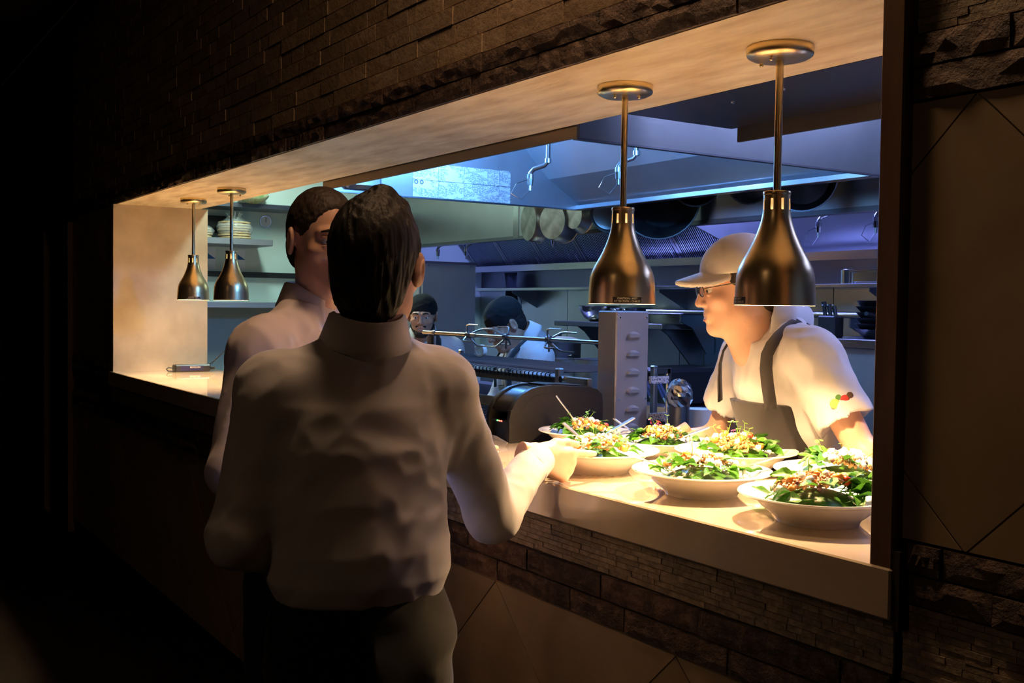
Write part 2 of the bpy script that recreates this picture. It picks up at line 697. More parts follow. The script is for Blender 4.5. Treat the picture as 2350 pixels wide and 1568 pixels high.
# soffit, jambs, trims, counter
sf = MB().box(XL, XR + 0.01, 0.010, 0.50, SZ, SZ + 0.018)
struct('trim_1', sf, PLASTER, 'cream plaster soffit of the pass opening')
struct('trim_2', MB().box(XL - 0.05, XL, -0.012, 0.545, CZ, SZ), MARBLE_J, 'polished cream stone jamb at the far end of the pass')
tr = MB().box(XR, TX, -0.022, 0.14, CZ - 0.004, 2.62, 0.003)
struct('trim_3', tr, TRIMW, 'dark brown jamb board at the near end of the pass')
ct = MB().box(XL - 0.06, XR + 0.045, -0.026, 0.60, CZ - 0.0845, CZ, 0.003)
counter = part('pass_counter', ct, MARBLE)
tag(counter, 'long polished cream stone counter of the kitchen pass', 'counter')
cb = MB().box(XL - 0.02, XR + 0.03, WT, 0.56, 0.0, CZ - 0.0845)
tag(part('counter_cabinet', cb, STEEL), 'steel cabinet base under the kitchen side of the pass counter', 'cabinet')
struct('trim_4', MB().box(XR + 0.046, XR + 0.058, -0.02, 0.012, CZ - 0.10, CZ + 0.03), MORTAR, 'narrow dark edge beside the counter end')

# door at the dark far left
fr = MB().box(DX0 - 0.06, DX0, -0.03, WT, 0, DZ + 0.06).box(DX1, DX1 + 0.06, -0.03, WT, 0, DZ + 0.06).box(DX0 - 0.06, DX1 + 0.06, -0.03, WT, DZ, DZ + 0.06)
d1 = struct('door_1', MB().box(DX0 + 0.004, DX1 - 0.004, 0.06, 0.10, 0.005, DZ - 0.004), DARKWALL, 'dark door in the wall at the far left')
part('door_frame', fr, TRIMW, d1)
part('sill_plate', MB().box(DX0, DX1, -0.03, 0.06, 0.0, 0.012), STEEL, d1)
part('closer', MB().box(DX1 - 0.36, DX1 - 0.10, 0.0, 0.055, DZ - 0.075, DZ - 0.02, 0.006), STEEL, d1)

# kitchen walls
KY = 3.25
kback = struct('wall_kitchen_back', MB().box(-11, 4, KY, KY + 0.1, 0, 3.0), STEEL_D, 'steel clad rear wall of the kitchen')
struct('wall_kitchen_left', MB().box(-7.75, -7.65, 0.16, KY, 0, 3.0), MINT, 'pale green kitchen end wall')
struct('wall_kitchen_right', MB().box(2.0, 2.1, 0.16, KY, 0, 3.0), MINT, 'kitchen end wall outside the picture')
bulk = MB().box(-7.65, 2.0, 0.50, 0.60, 2.66, 3.0).box(-7.65, -4.68, 0.50, 0.56, SZ + 0.02, 2.66)
struct('wall_bulkhead', bulk, STEEL_D, 'bulkhead over the kitchen side of the pass')

# ------------------------------------------------------------------ kitchen tubes, and fill lights added to the dining room
def ceiling_tube(loc, L, W_, power, col, along_x=True, label=''):
    r = thing('ceiling_tube_light', label, 'light', loc)
    a, b = (L / 2, W_ / 2) if along_x else (W_ / 2, L / 2)
    part('housing', MB().box(-a - .02, a + .02, -b - .02, b + .02, 0.0, 0.06, 0.01), WHITE_P, r)
    part('diffuser', MB().box(-a, a, -b, b, -0.012, 0.0), emit('tube_glow_%d' % int(col[0] * 100), col, 1.5), r)
    area_light('tube_light', (loc[0], loc[1], loc[2] - 0.02), (0, 0, 0), 2 * a, 2 * b, power, col)
    return r


ceiling_tube((-6.2, 1.0, 2.88), 1.2, 0.18, KITCHEN_W * 0.36, GREENISH, True, 'fluorescent ceiling light over the cooks aisle, left of the island hood')
ceiling_tube((-1.3, 1.75, 2.88), 1.2, 0.18, KITCHEN_W * 0.45, (0.40, 0.48, 1.0), True, 'fluorescent ceiling light at the right end of the kitchen')
for x_, y_, pw_, lab in ((-1.72, -0.32, 4.8, 'added warm fill light above the waiters'), (-0.6, -4.2, 1.3, 'added warm fill light behind the photographer')):
    dl = thing('added_fill_light', lab, 'light', (x_, y_, 3.6))  # unseen fixture, added to brighten the upper wall and the waiters
    part('bezel', MB().lathe([(0.17, -0.005), (0.19, -0.012), (0.19, 0.0)], seg=24), BLACK, dl)
    part('lens', MB().cyl(0.168, -0.008, -0.002, seg=24), emit('fill_glow', WARM, 2.0), dl)
    area_light('dining_fill', (x_, y_, 3.585), (0, 0, 0), 0.28, 0.28, DINING_FILL_W * pw_, (1.0, 0.60, 0.33))
# ------------------------------------------------------------------ heat lamps
BRASS = None


def m_brass():
    t = NT('antique_brass')
    v = t.coord('Object', (1, 1, 12))
    f = t.noise(v, 9.0, 3, 0.5)
    v2 = t.coord('Object', (1, 1, 1))
    f2 = t.noise(v2, 14, 4)
    t.set(Base__Color=t.mix(f2, (0.84, 0.66, 0.36), (0.90, 0.73, 0.43)), Metallic=1.0,
          Roughness=0.30)
    return t.m


BRASS = m_brass()
LAMP_IN = plain('lamp_inside', (0.85, 0.80, 0.72), 0.35)
STICKER = plain('label_black', (0.012, 0.009, 0.007), 0.45)
PRINTW = plain('label_white', (0.75, 0.70, 0.60), 0.5)


def lamp_shade():
    prof = [(0.0865, 0.0), (0.0860, 0.010), (0.0845, 0.040), (0.0828, 0.0660), (0.0785, 0.0815), (0.0705, 0.0985), (0.0610, 0.1150), (0.0525, 0.1310),
            (0.0440, 0.1500), (0.0370, 0.1690), (0.0325, 0.1850), (0.0300, 0.1980), (0.0293, 0.2060), (0.0286, 0.2300), (0.0283, 0.2385)]
    seg = 64
    mb = MB()
    n = len(prof)
    vs, fs = [], []
    for side in (0, 1):
        off = 0.0 if side == 0 else -0.0014
        for (r, z) in prof:
            for i in range(seg):
                a = 2 * PI * i / seg
                vs.append(((r + off) * math.cos(a), (r + off) * math.sin(a), z))
    N = n * seg

    def slot(j, i):
        return j == n - 3 and (i % 8) in (3, 4)
    for side in (0, 1):
        for j in range(n - 1):
            for i in range(seg):
                k = (i + 1) % seg
                if slot(j, i):
                    continue
                q = [side * N + j * seg + i, side * N + j * seg + k, side * N + (j + 1) * seg + k, side * N + (j + 1) * seg + i]
                fs.append(tuple(q if side == 0 else q[::-1]))
    for i in range(seg):
        k = (i + 1) % seg
        fs.append((i, N + i, N + k, k))
        fs.append(((n - 1) * seg + i, (n - 1) * seg + k, N + (n - 1) * seg + k, N + (n - 1) * seg + i))
    for i in range(seg):            # slot edges
        j = n - 3
        if slot(j, i) and not slot(j, i - 1):
            a, b = j * seg + i, (j + 1) * seg + i
            fs.append((a, b, N + b, N + a))
        if slot(j, i) and not slot(j, (i + 1) % seg):
            a, b = j * seg + (i + 1) % seg, (j + 1) * seg + (i + 1) % seg
            fs.append((a, N + a, N + b, b))
    me = bpy.data.meshes.new('shade')
    me.from_pydata(vs, [], fs)
    me.materials.append(BRASS)
    me.materials.append(LAMP_IN)
    for p in me.polygons:
        if len(p.vertices) == 4 and min(p.vertices) >= N:
            p.material_index = 1
    shade(me, 40)
    return me


SHADE = lamp_shade()


def curved_label(R, z0, z1, a0, a1, seg=12):
    vs, fs = [], []
    for i in range(seg + 1):
        a = a0 + (a1 - a0) * i / seg
        for z in (z0, z1):
            vs.append((R * math.cos(a), R * math.sin(a), z))
    for i in range(seg):
        fs.append((2 * i, 2 * i + 2, 2 * i + 3, 2 * i + 1))
    me = bpy.data.meshes.new('warning_label')
    me.from_pydata(vs, [], fs)
    return me


def heat_lamp(x, y, label, la):
    """la: world direction (radians) that the warning label faces"""
    zb = 1.607
    r = thing('heat_lamp', label, 'heat lamp', (x, y, zb), 0, 'brass heat lamps over the pass')
    top = SZ - zb
    link('shade', SHADE, None, r)
    part('collar', MB().lathe([(0.0001, 0.2385), (0.0292, 0.2385), (0.0295, 0.2400), (0.0295, 0.2450), (0.0286, 0.2465), (0.0001, 0.2465)], seg=40), BRASS, r, smooth=35)
    part('rod', MB().cyl(0.0083, 0.2465, top - 0.02, seg=24), BRASS, r, smooth=40)
    can = part('canopy', MB().lathe([(0.0705, top), (0.0715, top - 0.003), (0.0715, top - 0.016), (0.069, top - 0.021), (0.058, top - 0.0265), (0.035, top - 0.029), (0.0001, top - 0.0295)], seg=48), BRASS, r, smooth=40)
    for s in (-1, 1):
        part('screw', MB().ball((0.043 * math.cos(la + s * 0.8), 0.043 * math.sin(la + s * 0.8), top - 0.033), 0.0048, 10, 6), BRASS, can, smooth=180)
    part('socket', MB().lathe([(0.0001, 0.237), (0.017, 0.237), (0.019, 0.20), (0.020, 0.165), (0.0001, 0.165)], seg=20), LAMP_IN, r, smooth=40)
    part('bulb', MB().lathe([(0.0001, 0.165), (0.015, 0.165), (0.018, 0.150), (0.031, 0.115), (0.035, 0.103), (0.032, 0.096), (0.0001, 0.092)], seg=24), emit('bulb_glow', (1.0, 0.72, 0.42), 55.0), r, smooth=40)
    R = 0.0868
    wl = link('warning_label', curved_label(R, 0.003, 0.0175, la - 0.43, la + 0.43), STICKER, r)
    for k, txt in enumerate(('CAUTION - HOT', 'ATTENTION - CHAUD')):
        me = text_mesh(txt, 0.0068, 'lettering')
        zc = 0.0138 if k == 0 else 0.0068
        for v in me.vertices:
            a = la + v.co.x / R
            v.co = Vector(((R + 0.0003) * math.cos(a), (R + 0.0003) * math.sin(a), zc + v.co.y))
        link('lettering', me, PRINTW, wl)
    point_light('heat_lamp_bulb', (x, y, zb + 0.080), HEAT_W, WARM, 0.025)
    return r


def face_cam(x, y, da=0.0):
    return math.atan2(CAM.y - y, CAM.x - x) + da


heat_lamp(-1.605, 0.262, 'brass bottle-shaped heat lamp nearest the brown jamb board', face_cam(-1.605, .262, -1.22))
heat_lamp(-2.118, 0.255, 'brass heat lamp above the louvred steel post', face_cam(-2.118, .255, 0.17))
heat_lamp(-5.190, 0.262, 'brass heat lamp in front of the bread shelf, second from the far jamb', face_cam(-5.19, .262, 2.6))
heat_lamp(-5.845, 0.268, 'brass heat lamp in front of the cream stone jamb, farthest of the four', face_cam(-5.845, .268, 0.0))

# ------------------------------------------------------------------ bowls
BOWL = MB().lathe([(0.0001, 0.0035), (0.070, 0.0035), (0.074, 0.0), (0.080, 0.0), (0.0825, 0.006), (0.088, 0.012), (0.108, 0.027), (0.124, 0.041), (0.131, 0.0475), (0.150, 0.0515), (0.1560, 0.0535),
                   (0.1575, 0.0555), (0.1560, 0.0575), (0.150, 0.0570), (0.132, 0.0540), (0.122, 0.0455), (0.104, 0.030), (0.080, 0.016), (0.0001, 0.012)], seg=72).mesh('salad_bowl', 50)
BOWL.materials.append(PORCELAIN)
BOWLS = {'A': (-2.515, 0.445), 'B': (-2.125, 0.190), 'C': (-2.240, 0.510), 'D': (-1.945, 0.500), 'E': (-1.745, 0.190), 'F': (-1.585, 0.478), 'G': (-1.405, 0.180)}
BSC = {'A': 0.88, 'C': 0.86}
BTXT = {'A': 'beside the black printer', 'B': 'in the waiter\'s hand at the counter edge', 'C': 'below the louvred steel post', 'D': 'in front of the leaning cook\'s apron',
        'E': 'second along the counter edge from the brown jamb', 'F': 'behind the nearest bowl, against the brown jamb', 'G': 'nearest the brown jamb on the counter edge'}
for k, (x, y) in BOWLS.items():
    o = link('salad_bowl', BOWL, None, None, (x, y, CZ), (0, 0, rng.random() * 6), (BSC.get(k, 1),) * 3)
    tag(o, 'wide-rimmed white salad bowl ' + BTXT[k], 'bowl', 'white salad bowls on the pass')

# ------------------------------------------------------------------ salad ingredients
def m_leaf(name, c1, c2):
    t = NT(name)
    v = t.coord('Object', (1, 1, 1), True)
    f = t.noise(v, 60, 4)
    oi = t.n('ShaderNodeObjectInfo')
    base = t.mix(t.ramp(oi.outputs['Random'], [(0.0, 0.0), (1.0, 1.0)]), c1, c2)
    base = t.mix(t.ramp(f, [(0.4, 0.0), (0.75, 0.35)]), base, tuple(min(1, x * 1.6 + 0.02) for x in c2))
    t.set(Base__Color=base, Roughness=0.33, Subsurface__Weight=0.0)
    tr = t.n('ShaderNodeBsdfTranslucent')
    t.l(base, tr.inputs[0])
    mx = t.n('ShaderNodeMixShader')
    mx.inputs[0].default_value = 0.25
    out = t.t.nodes['Material Output']
    t.l(t.b.outputs[0], mx.inputs[1])
    t.l(tr.outputs[0], mx.inputs[2])
    t.l(mx.outputs[0], out.inputs[0])
    t.bump(f, 0.3, 0.001)
    return t.m


LEAF = m_leaf('spinach_leaf', (0.016, 0.075, 0.008), (0.070, 0.23, 0.016))
SPROUT = m_leaf('sprout_leaf', (0.14, 0.36, 0.04), (0.26, 0.50, 0.07))
STEM_P = plain('beet_stem', (0.55, 0.04, 0.12), 0.4)
GRAIN = varied('wheat_grain', (0.34, 0.14, 0.045), (0.54, 0.28, 0.10), 90, 0.35, kind='Object', detail=3)
FETA = varied('feta', (0.82, 0.79, 0.70), (0.90, 0.88, 0.82), 120, 0.6, 0, 0.3, rnd=True)
SQUASH = varied('roast_squash', (0.66, 0.20, 0.03), (0.80, 0.36, 0.06), 60, 0.35, rnd=True)
TOMATO = varied('tomato', (0.55, 0.03, 0.015), (0.70, 0.10, 0.03), 40, 0.25, rnd=True)
RAISIN = varied('raisin', (0.06, 0.015, 0.012), (0.14, 0.04, 0.03), 80, 0.4, rnd=True)
ONION = plain('onion_dice', (0.86, 0.82, 0.70), 0.35)


def leaf_mesh(seed, L=1.0, Wd=0.62, fold=0.25, curl=0.3):
    r = random.Random(seed)
    nu, nv = 6, 2
    vs, fs = [], []
    ph = r.random() * 6
    for i in range(nu + 1):
        u = i / nu
        w_ = Wd * 0.5 * (math.sin(PI * min(1, u ** 0.75)) ** 0.8) * (1.0 if i not in (0, nu) else 0.04)
        for j in range(-nv, nv + 1):
            v = j / nv
            x = v * w_
            z = fold * abs(v) * w_ * 1.4 - curl * (u - 0.3) ** 2 + 0.05 * math.sin(ph + u * 9 + v * 4) * abs(v)
            vs.append((x, (u - 0.1) * L, z))
    n = 2 * nv + 1
    for i in range(nu):
        for j in range(n - 1):
            a = i * n + j
            fs.append((a, a + 1, a + n + 1, a + n))
    me = bpy.data.meshes.new('leaf')
    mb = MB().add(vs, fs)
    mb.tube([(0, -0.1 * L, -curl * 0.09), (0.02, -0.35 * L, -0.04), (0.05, -0.6 * L, -0.02)], [0.028, 0.024, 0.02], 4)
    me.from_pydata(mb.v, [], mb.f)
    shade(me, 179)
    me.materials.append(LEAF)
    return me


def lump(seed, name, mat, rough=0.25, blocky=0.0):
    r = random.Random(seed)
    t = (1 + 5 ** 0.5) / 2
    V = [(-1, t, 0), (1, t, 0), (-1, -t, 0), (1, -t, 0), (0, -1, t), (0, 1, t), (0, -1, -t), (0, 1, -t), (t, 0, -1), (t, 0, 1), (-t, 0, -1), (-t, 0, 1)]
    Fc = [(0, 11, 5), (0, 5, 1), (0, 1, 7), (0, 7, 10), (0, 10, 11), (1, 5, 9), (5, 11, 4), (11, 10, 2), (10, 7, 6), (7, 1, 8), (3, 9, 4), (3, 4, 2), (3, 2, 6), (3, 6, 8), (3, 8, 9), (4, 9, 5), (2, 4, 11), (6, 2, 10), (8, 6, 7), (9, 8, 1)]
    vs = []
    for p in V:
        l = math.sqrt(sum(c * c for c in p)) * (1 - rough + 2 * rough * r.random())
        q = [c / l for c in p]
        if blocky:
            q = [max(-0.72, min(0.72, c * 1.15)) for c in q]
        vs.append(q)
    me = bpy.data.meshes.new(name)
    me.from_pydata(vs, [], Fc)
    shade(me, 179)
    me.materials.append(mat)
    return me, vs, Fc


LEAVES = [leaf_mesh(s, 1.0, wd, fo, cu) for s, wd, fo, cu in ((1, .62, .3, .25), (2, .55, .15, .5), (3, .7, .4, -.2), (4, .5, .5, .6), (5, .66, .2, .1))]
FETAS = [lump(s, 'feta_crumb', FETA, 0.28)[0] for s in range(4)]
SQS = [lump(s + 10, 'squash_cube', SQUASH, 0.1, 1)[0] for s in range(3)]
TOMS = [lump(s + 20, 'tomato_piece', TOMATO, 0.12, 1)[0] for s in range(2)]
RAIS = [lump(s + 30, 'raisin', RAISIN, 0.25)[0] for s in range(2)]
_gme, GV, GF = lump(99, 'grain', GRAIN, 0.08)


def sprout_mesh(seed, mat):
    r = random.Random(seed)
    mb = MB()
    a = r.random() * 6
    p = [(0, 0, 0), (0.12 * math.cos(a), 0.12 * math.sin(a), 0.4), (0.3 * math.cos(a + .5), 0.3 * math.sin(a + .5), 0.75), (0.42 * math.cos(a + .4), 0.42 * math.sin(a + .4), 1.0)]
    mb.tube(p, [0.03, 0.026, 0.024, 0.02], 4)
    for s in (-1, 1):
        c = Vector(p[3]) + Vector((math.cos(a + 1.5) * s * 0.14, math.sin(a + 1.5) * s * 0.14, 0.03))
        n = 7
        vs = [c + Vector((0.15 * math.cos(2 * PI * k / n), 0.13 * math.sin(2 * PI * k / n), 0.05 * math.sin(2 * PI * k / n + s))) for k in range(n)]
        mb.add([c + Vector((0, 0, -0.03))] + vs, [(0, k + 1, (k + 1) % n + 1) for k in range(n)])
    me = bpy.data.meshes.new('sprout')
    me.from_pydata(mb.v, [], mb.f)
    shade(me, 179)
    me.materials.append(mat)
    return me


SPRS = [sprout_mesh(s, SPROUT) for s in range(4)]
SPRP = [sprout_mesh(s + 7, STEM_P) for s in range(2)]


def inner_z(r_):
    P_ = ((0.0, 0.012), (0.080, 0.016), (0.104, 0.030), (0.122, 0.0455), (0.132, 0.054), (0.157, 0.0575))
    if r_ > 0.157:
        return 0.0
    for (a, za), (b, zb_) in zip(P_, P_[1:]):
        if r_ <= b:
            return za + (zb_ - za) * (r_ - a) / (b - a)
    return 0.0


def salad(key, seed, nleaf, nfeta, nsq, ntom, nrais, nspr, npink, ngrain, hgt, grain_bias=(0, 0), leaf_bias=None, leaf_s=(0.035, 0.055), feta_bias=(0, 0), rad=0.098, label=''):
    r = random.Random(seed)
    bx, by = BOWLS[key]
    root = thing('salad', label, 'salad', (bx, by, CZ + 0.0165), 0, 'spinach and grain salads')
    z0 = 0.02
    root.scale = (BSC.get(key, 1),) * 3

    def H(x, y):
        q = (x * x + y * y) / (rad * rad)
        return z0 + hgt * max(0.0, 1 - q) ** 0.8

    # base heap so that nothing floats
    prof = [(0.0001, -0.006)] + [(rad * t, max(0.0, 0.028 - 0.0) * 0 + (-0.004 + 0.022 * t * t)) for t in (0.5, 0.8, 1.0)] + [(rad * t, z0 - 0.010 + hgt * (1 - t * t) ** 0.8 * 0.74) for t in (0.97, 0.9, 0.75, 0.55, 0.3)] + [(0.0001, z0 - 0.010 + hgt * 0.74)]
    part('greens_bed', MB().lathe(prof, seg=24), LEAF, root, smooth=180)
    # view side vector so that local offsets read as seen from the dining side: u = to the right, v = away
    U, V = Vector((RGT.x, RGT.y)).normalized(), Vector((FWD.x, FWD.y)).normalized()

    def place(u, v):
        p = U * u + V * v
        return p.x, p.y

    nleaf = int(nleaf * 1.6)
    for i in range(nleaf):
        a = 2 * PI * (i + r.random() * 0.8) / nleaf * 2
        rr = rad * (0.50 + 0.50 * r.random())
        u, v = rr * math.cos(a), rr * math.sin(a)
        if leaf_bias and i % 2 == 0:
            u, v = leaf_bias[0] * rad * (0.6 + .5 * r.random()), leaf_bias[1] * rad + (r.random() - .5) * rad * 0.9
        x, y = place(u, v)
        s = 0.88 * (leaf_s[0] + (leaf_s[1] - leaf_s[0]) * r.random())
        z = H(x, y) + 0.004 + 0.008 * r.random()
        out = math.atan2(y, x)
        tilt = 0.35 - 0.5 * r.random() + (r.random() - .5) * 0.9
        e = Euler((tilt * 0.8, (r.random() - .5) * 1.3, out - PI / 2 + (r.random() - .5) * 2.2), 'XYZ')
        lm_ = LEAVES[r.randrange(5)]
        M_ = e.to_matrix()
        need = 0.0
        for q in lm_.vertices:
            w_ = M_ @ (q.co * s) + Vector((x, y, z))
            need = max(need, inner_z(math.hypot(w_.x, w_.y)) - 0.0165 + 0.002 - w_.z)
        link('leaf', lm_, None, root, (x, y, z + min(need, 0.045)), e, (s, s, s))

    def bits(name, meshes, n_, s0, s1, bias, spread=0.75, lift=0.6):
        for i in range(n_):
            rr = rad * spread * math.sqrt(r.random())
            a = 2 * PI * r.random()
            x, y = place(rr * math.cos(a) + bias[0] * rad, rr * math.sin(a) + bias[1] * rad)
            s = s0 + (s1 - s0) * r.random()
            link(name, meshes[r.randrange(len(meshes))], None, root, (x, y, H(x, y) + 0.004 + s * lift), (r.random() * 6, r.random() * 6, r.random() * 6), (s, s * (0.7 + .5 * r.random()), s * (0.6 + .5 * r.random())))

    bits('feta_crumb', FETAS, nfeta, 0.006, 0.0115, feta_bias, 0.8)
    bits('squash_cube', SQS, nsq, 0.008, 0.0125, (grain_bias[0] * .6, grain_bias[1] * .6), 0.8)
    bits('tomato_piece', TOMS, ntom, 0.010, 0.014, (0.55, -0.25), 0.3)
    bits('raisin', RAIS, nrais, 0.005, 0.008, (0, -0.1), 0.8)
    for i in range(nspr + npink):
        rr = rad * 0.5 * math.sqrt(r.random())
        a = 2 * PI * r.random()
        x, y = place(rr * math.cos(a), rr * math.sin(a))
        s = 0.022 + 0.018 * r.random()
        link('sprout', (SPRS if i < nspr else SPRP)[r.randrange(4 if i < nspr else 2)], None, root, (x, y, H(x, y) + 0.002), ((r.random() - .5) * 1.0, (r.random() - .5) * 1.0, r.random() * 6), (s, s, s))
    # grains: hundreds of small kernels, joined
    mb = MB()
    for i in range(int(ngrain * 1.25)):
        rr = rad * 0.9 * math.sqrt(r.random())
        a = 2 * PI * r.random()
        u, v = rr * math.cos(a) * 0.8 + grain_bias[0] * rad, rr * math.sin(a) * 0.8 + grain_bias[1] * rad
        x, y = place(u, v)
        z = H(x, y) + 0.001 + 0.009 * r.random()
        s = 0.0030 + 0.0016 * r.random()
        M = Euler((r.random() * 6, r.random() * 6, r.random() * 6)).to_matrix()
        mb.add([M @ Vector((g[0] * s * 1.45, g[1] * s, g[2] * s)) + Vector((x, y, z)) for g in GV], GF)
    me = bpy.data.meshes.new('grains')
    me.from_pydata(mb.v, [], mb.f)
    shade(me, 179)
    g = link('grains', me, GRAIN, root)
    g['kind'] = 'stuff'
    cr = MB()
    for i in range(int(nfeta * 3)):
        rr = rad * 0.85 * math.sqrt(r.random())
        a = 2 * PI * r.random()
        x, y = place(rr * math.cos(a) * 0.9 + feta_bias[0] * rad, rr * math.sin(a) * 0.9 + feta_bias[1] * rad)
        s = 0.0022 + 0.0022 * r.random()
        cr.add([(g_[0] * s + x, g_[1] * s + y, g_[2] * s + H(x, y) + 0.008 + 0.004 * r.random()) for g_ in GV], GF)
    if cr.v:
        me = bpy.data.meshes.new('fine_crumbs')
        me.from_pydata(cr.v, [], cr.f)
        link('fine_crumbs', me, FETA, root)['kind'] = 'stuff'
    return root


salad('A', 11, 26, 14, 8, 3, 5, 7, 0, 260, 0.046, (0.05, 0), (-0.75, 0.0), (0.036, 0.054), (0.25, 0.0), label='salad with spinach heaped left and red tomato right, beside the black printer')
salad('B', 12, 18, 34, 9, 0, 4, 9, 0, 260, 0.044, (0.1, 0), None, (0.036, 0.054), (-0.05, 0.1), label='feta-strewn salad in the bowl the waiter is gripping')
salad('C', 13, 22, 18, 10, 0, 3, 4, 5, 340, 0.052, (0.0, 0), (-0.8, 0.1), (0.036, 0.054), (0.35, 0.0), label='salad topped with pink beet stems, below the louvred steel post')
salad('D', 14, 26, 12, 8, 2, 5, 12, 1, 330, 0.050, (-0.05, 0), (0.75, -0.1), (0.036, 0.054), (0.0, 0.0), label='salad crowned with pale sprouts in front of the leaning cook')
salad('E', 15, 22, 26, 8, 0, 6, 6, 0, 330, 0.046, (-0.05, 0.25), None, (0.036, 0.054), (0.35, 0.05), label='salad with an orange grain mound and feta right, second from the brown jamb')
salad('F', 16, 19, 60, 6, 0, 5, 3, 0, 240, 0.050, (0.2, 0), (-0.5, 0.2), (0.042, 0.06), (0.25, 0.1), label='salad heaped with white feta behind the nearest bowl')
salad('G', 17, 24, 12, 10, 2, 6, 2, 0, 520, 0.052, (-0.12, 0.15), (0.7, -0.3), (0.045, 0.065), (-0.3, 0.2), label='salad with a tall wheat grain mound, nearest the brown jamb')

# ------------------------------------------------------------------ serving cutlery: the handle end is the tip, the tines are in the salad
def fork_mesh(L=0.20, spoon=False):
    mb = MB()
    prof = [(0.0, 0.0085, 0.0), (0.02, 0.0095, 0.0), (0.055, 0.0080, 0.001), (0.10, 0.0048, 0.002), (0.135, 0.0042, 0.0005), (0.150, 0.0075, -0.002), (0.165, 0.0115, -0.005)]
    th = 0.0014
    vs, fs = [], []
    for (y, w_, z) in prof:
        vs += [(-w_, y, z - th), (w_, y, z - th), (w_ * .8, y, z + th), (-w_ * .8, y, z + th)]
    for i in range(len(prof) - 1):
        for k in range(4):
            k2 = (k + 1) % 4
            fs.append((4 * i + k, 4 * i + k2, 4 * i + 4 + k2, 4 * i + 4 + k))
    fs += [(3, 2, 1, 0), tuple(4 * (len(prof) - 1) + k for k in range(4))]
    mb.add(vs, fs)
    if spoon:
        mb.ball((0, 0.187, -0.006), 0.024, 10, 6, (0.75, 1.0, 0.14))
    else:
        for k in range(4):
            x = -0.0095 + 0.0063 * k
            mb.tube([(x, 0.162, -0.0045), (x, 0.18, -0.007), (x, 0.205, -0.004)], [0.0018, 0.0018, 0.001], 4)
    for y in (0.012, 0.030):
        mb.box(-0.0078, 0.0078, y, y + 0.0015, th, th + 0.0007)
    return mb.mesh('serving_fork', 35)


FORK, SPOON = fork_mesh(), fork_mesh(spoon=True)
for me in (FORK, SPOON):
    me.materials.append(plain('cutlery_steel', (0.70, 0.69, 0.67), 0.33, 1.0))


def cutlery(key, me, tip, foot, label):
    """tip: handle end, foot: point inside the salad; both offsets (u right, v away, z over counter) from the bowl centre"""
    bx, by = BOWLS[key]
    U, V = Vector((RGT.x, RGT.y, 0)).normalized(), Vector((FWD.x, FWD.y, 0)).normalized()
    P = [Vector((bx, by, CZ)) + U * q[0] + V * q[1] + Vector((0, 0, q[2])) for q in (tip, foot)]
    d = (P[1] - P[0]).normalized()
    x = d.cross(Vector((0, 0, 1))).normalized()
    z = x.cross(d)
    o = link('serving_spoon' if me is SPOON else 'serving_fork', me)
    o.matrix_world = Matrix(((x.x, d.x, z.x, P[0].x), (x.y, d.y, z.y, P[0].y), (x.z, d.z, z.z, P[0].z), (0, 0, 0, 1)))
    tag(o, label, 'cutlery', 'steel serving cutlery in the salads')


cutlery('A', FORK, (-0.085, 0.02, 0.150), (0.00, 0.01, 0.035), 'steel fork standing steeply in the salad beside the printer')
cutlery('A', SPOON, (0.085, -0.03, 0.088), (0.16, -0.0, 0.035), 'steel spoon handle between the printer-side salad and the post salad')
cutlery('C', FORK, (-0.07, 0.10, 0.098), (-0.16, 0.05, 0.05), 'steel fork leaning from the post salad towards the printer')
cutlery('C', SPOON, (0.125, -0.03, 0.088), (0.03, -0.03, 0.050), 'steel spoon pointing right out of the salad below the steel post')
cutlery('B', SPOON, (-0.085, 0.06, 0.115), (-0.01, 0.02, 0.05), 'steel spoon rising left from the held bowl')
cutlery('B', FORK, (0.018, -0.155, 0.085), (0.012, 0.02, 0.045), 'steel fork pointing at the camera over the rim of the held bowl')
cutlery('E', FORK, (-0.195, -0.01, 0.098), (-0.06, -0.0, 0.05), 'steel fork sticking out left of the second bowl on the edge')
cutlery('E', SPOON, (0.155, -0.01, 0.085), (0.04, -0.02, 0.05), 'steel spoon sticking out right of the second bowl on the edge')
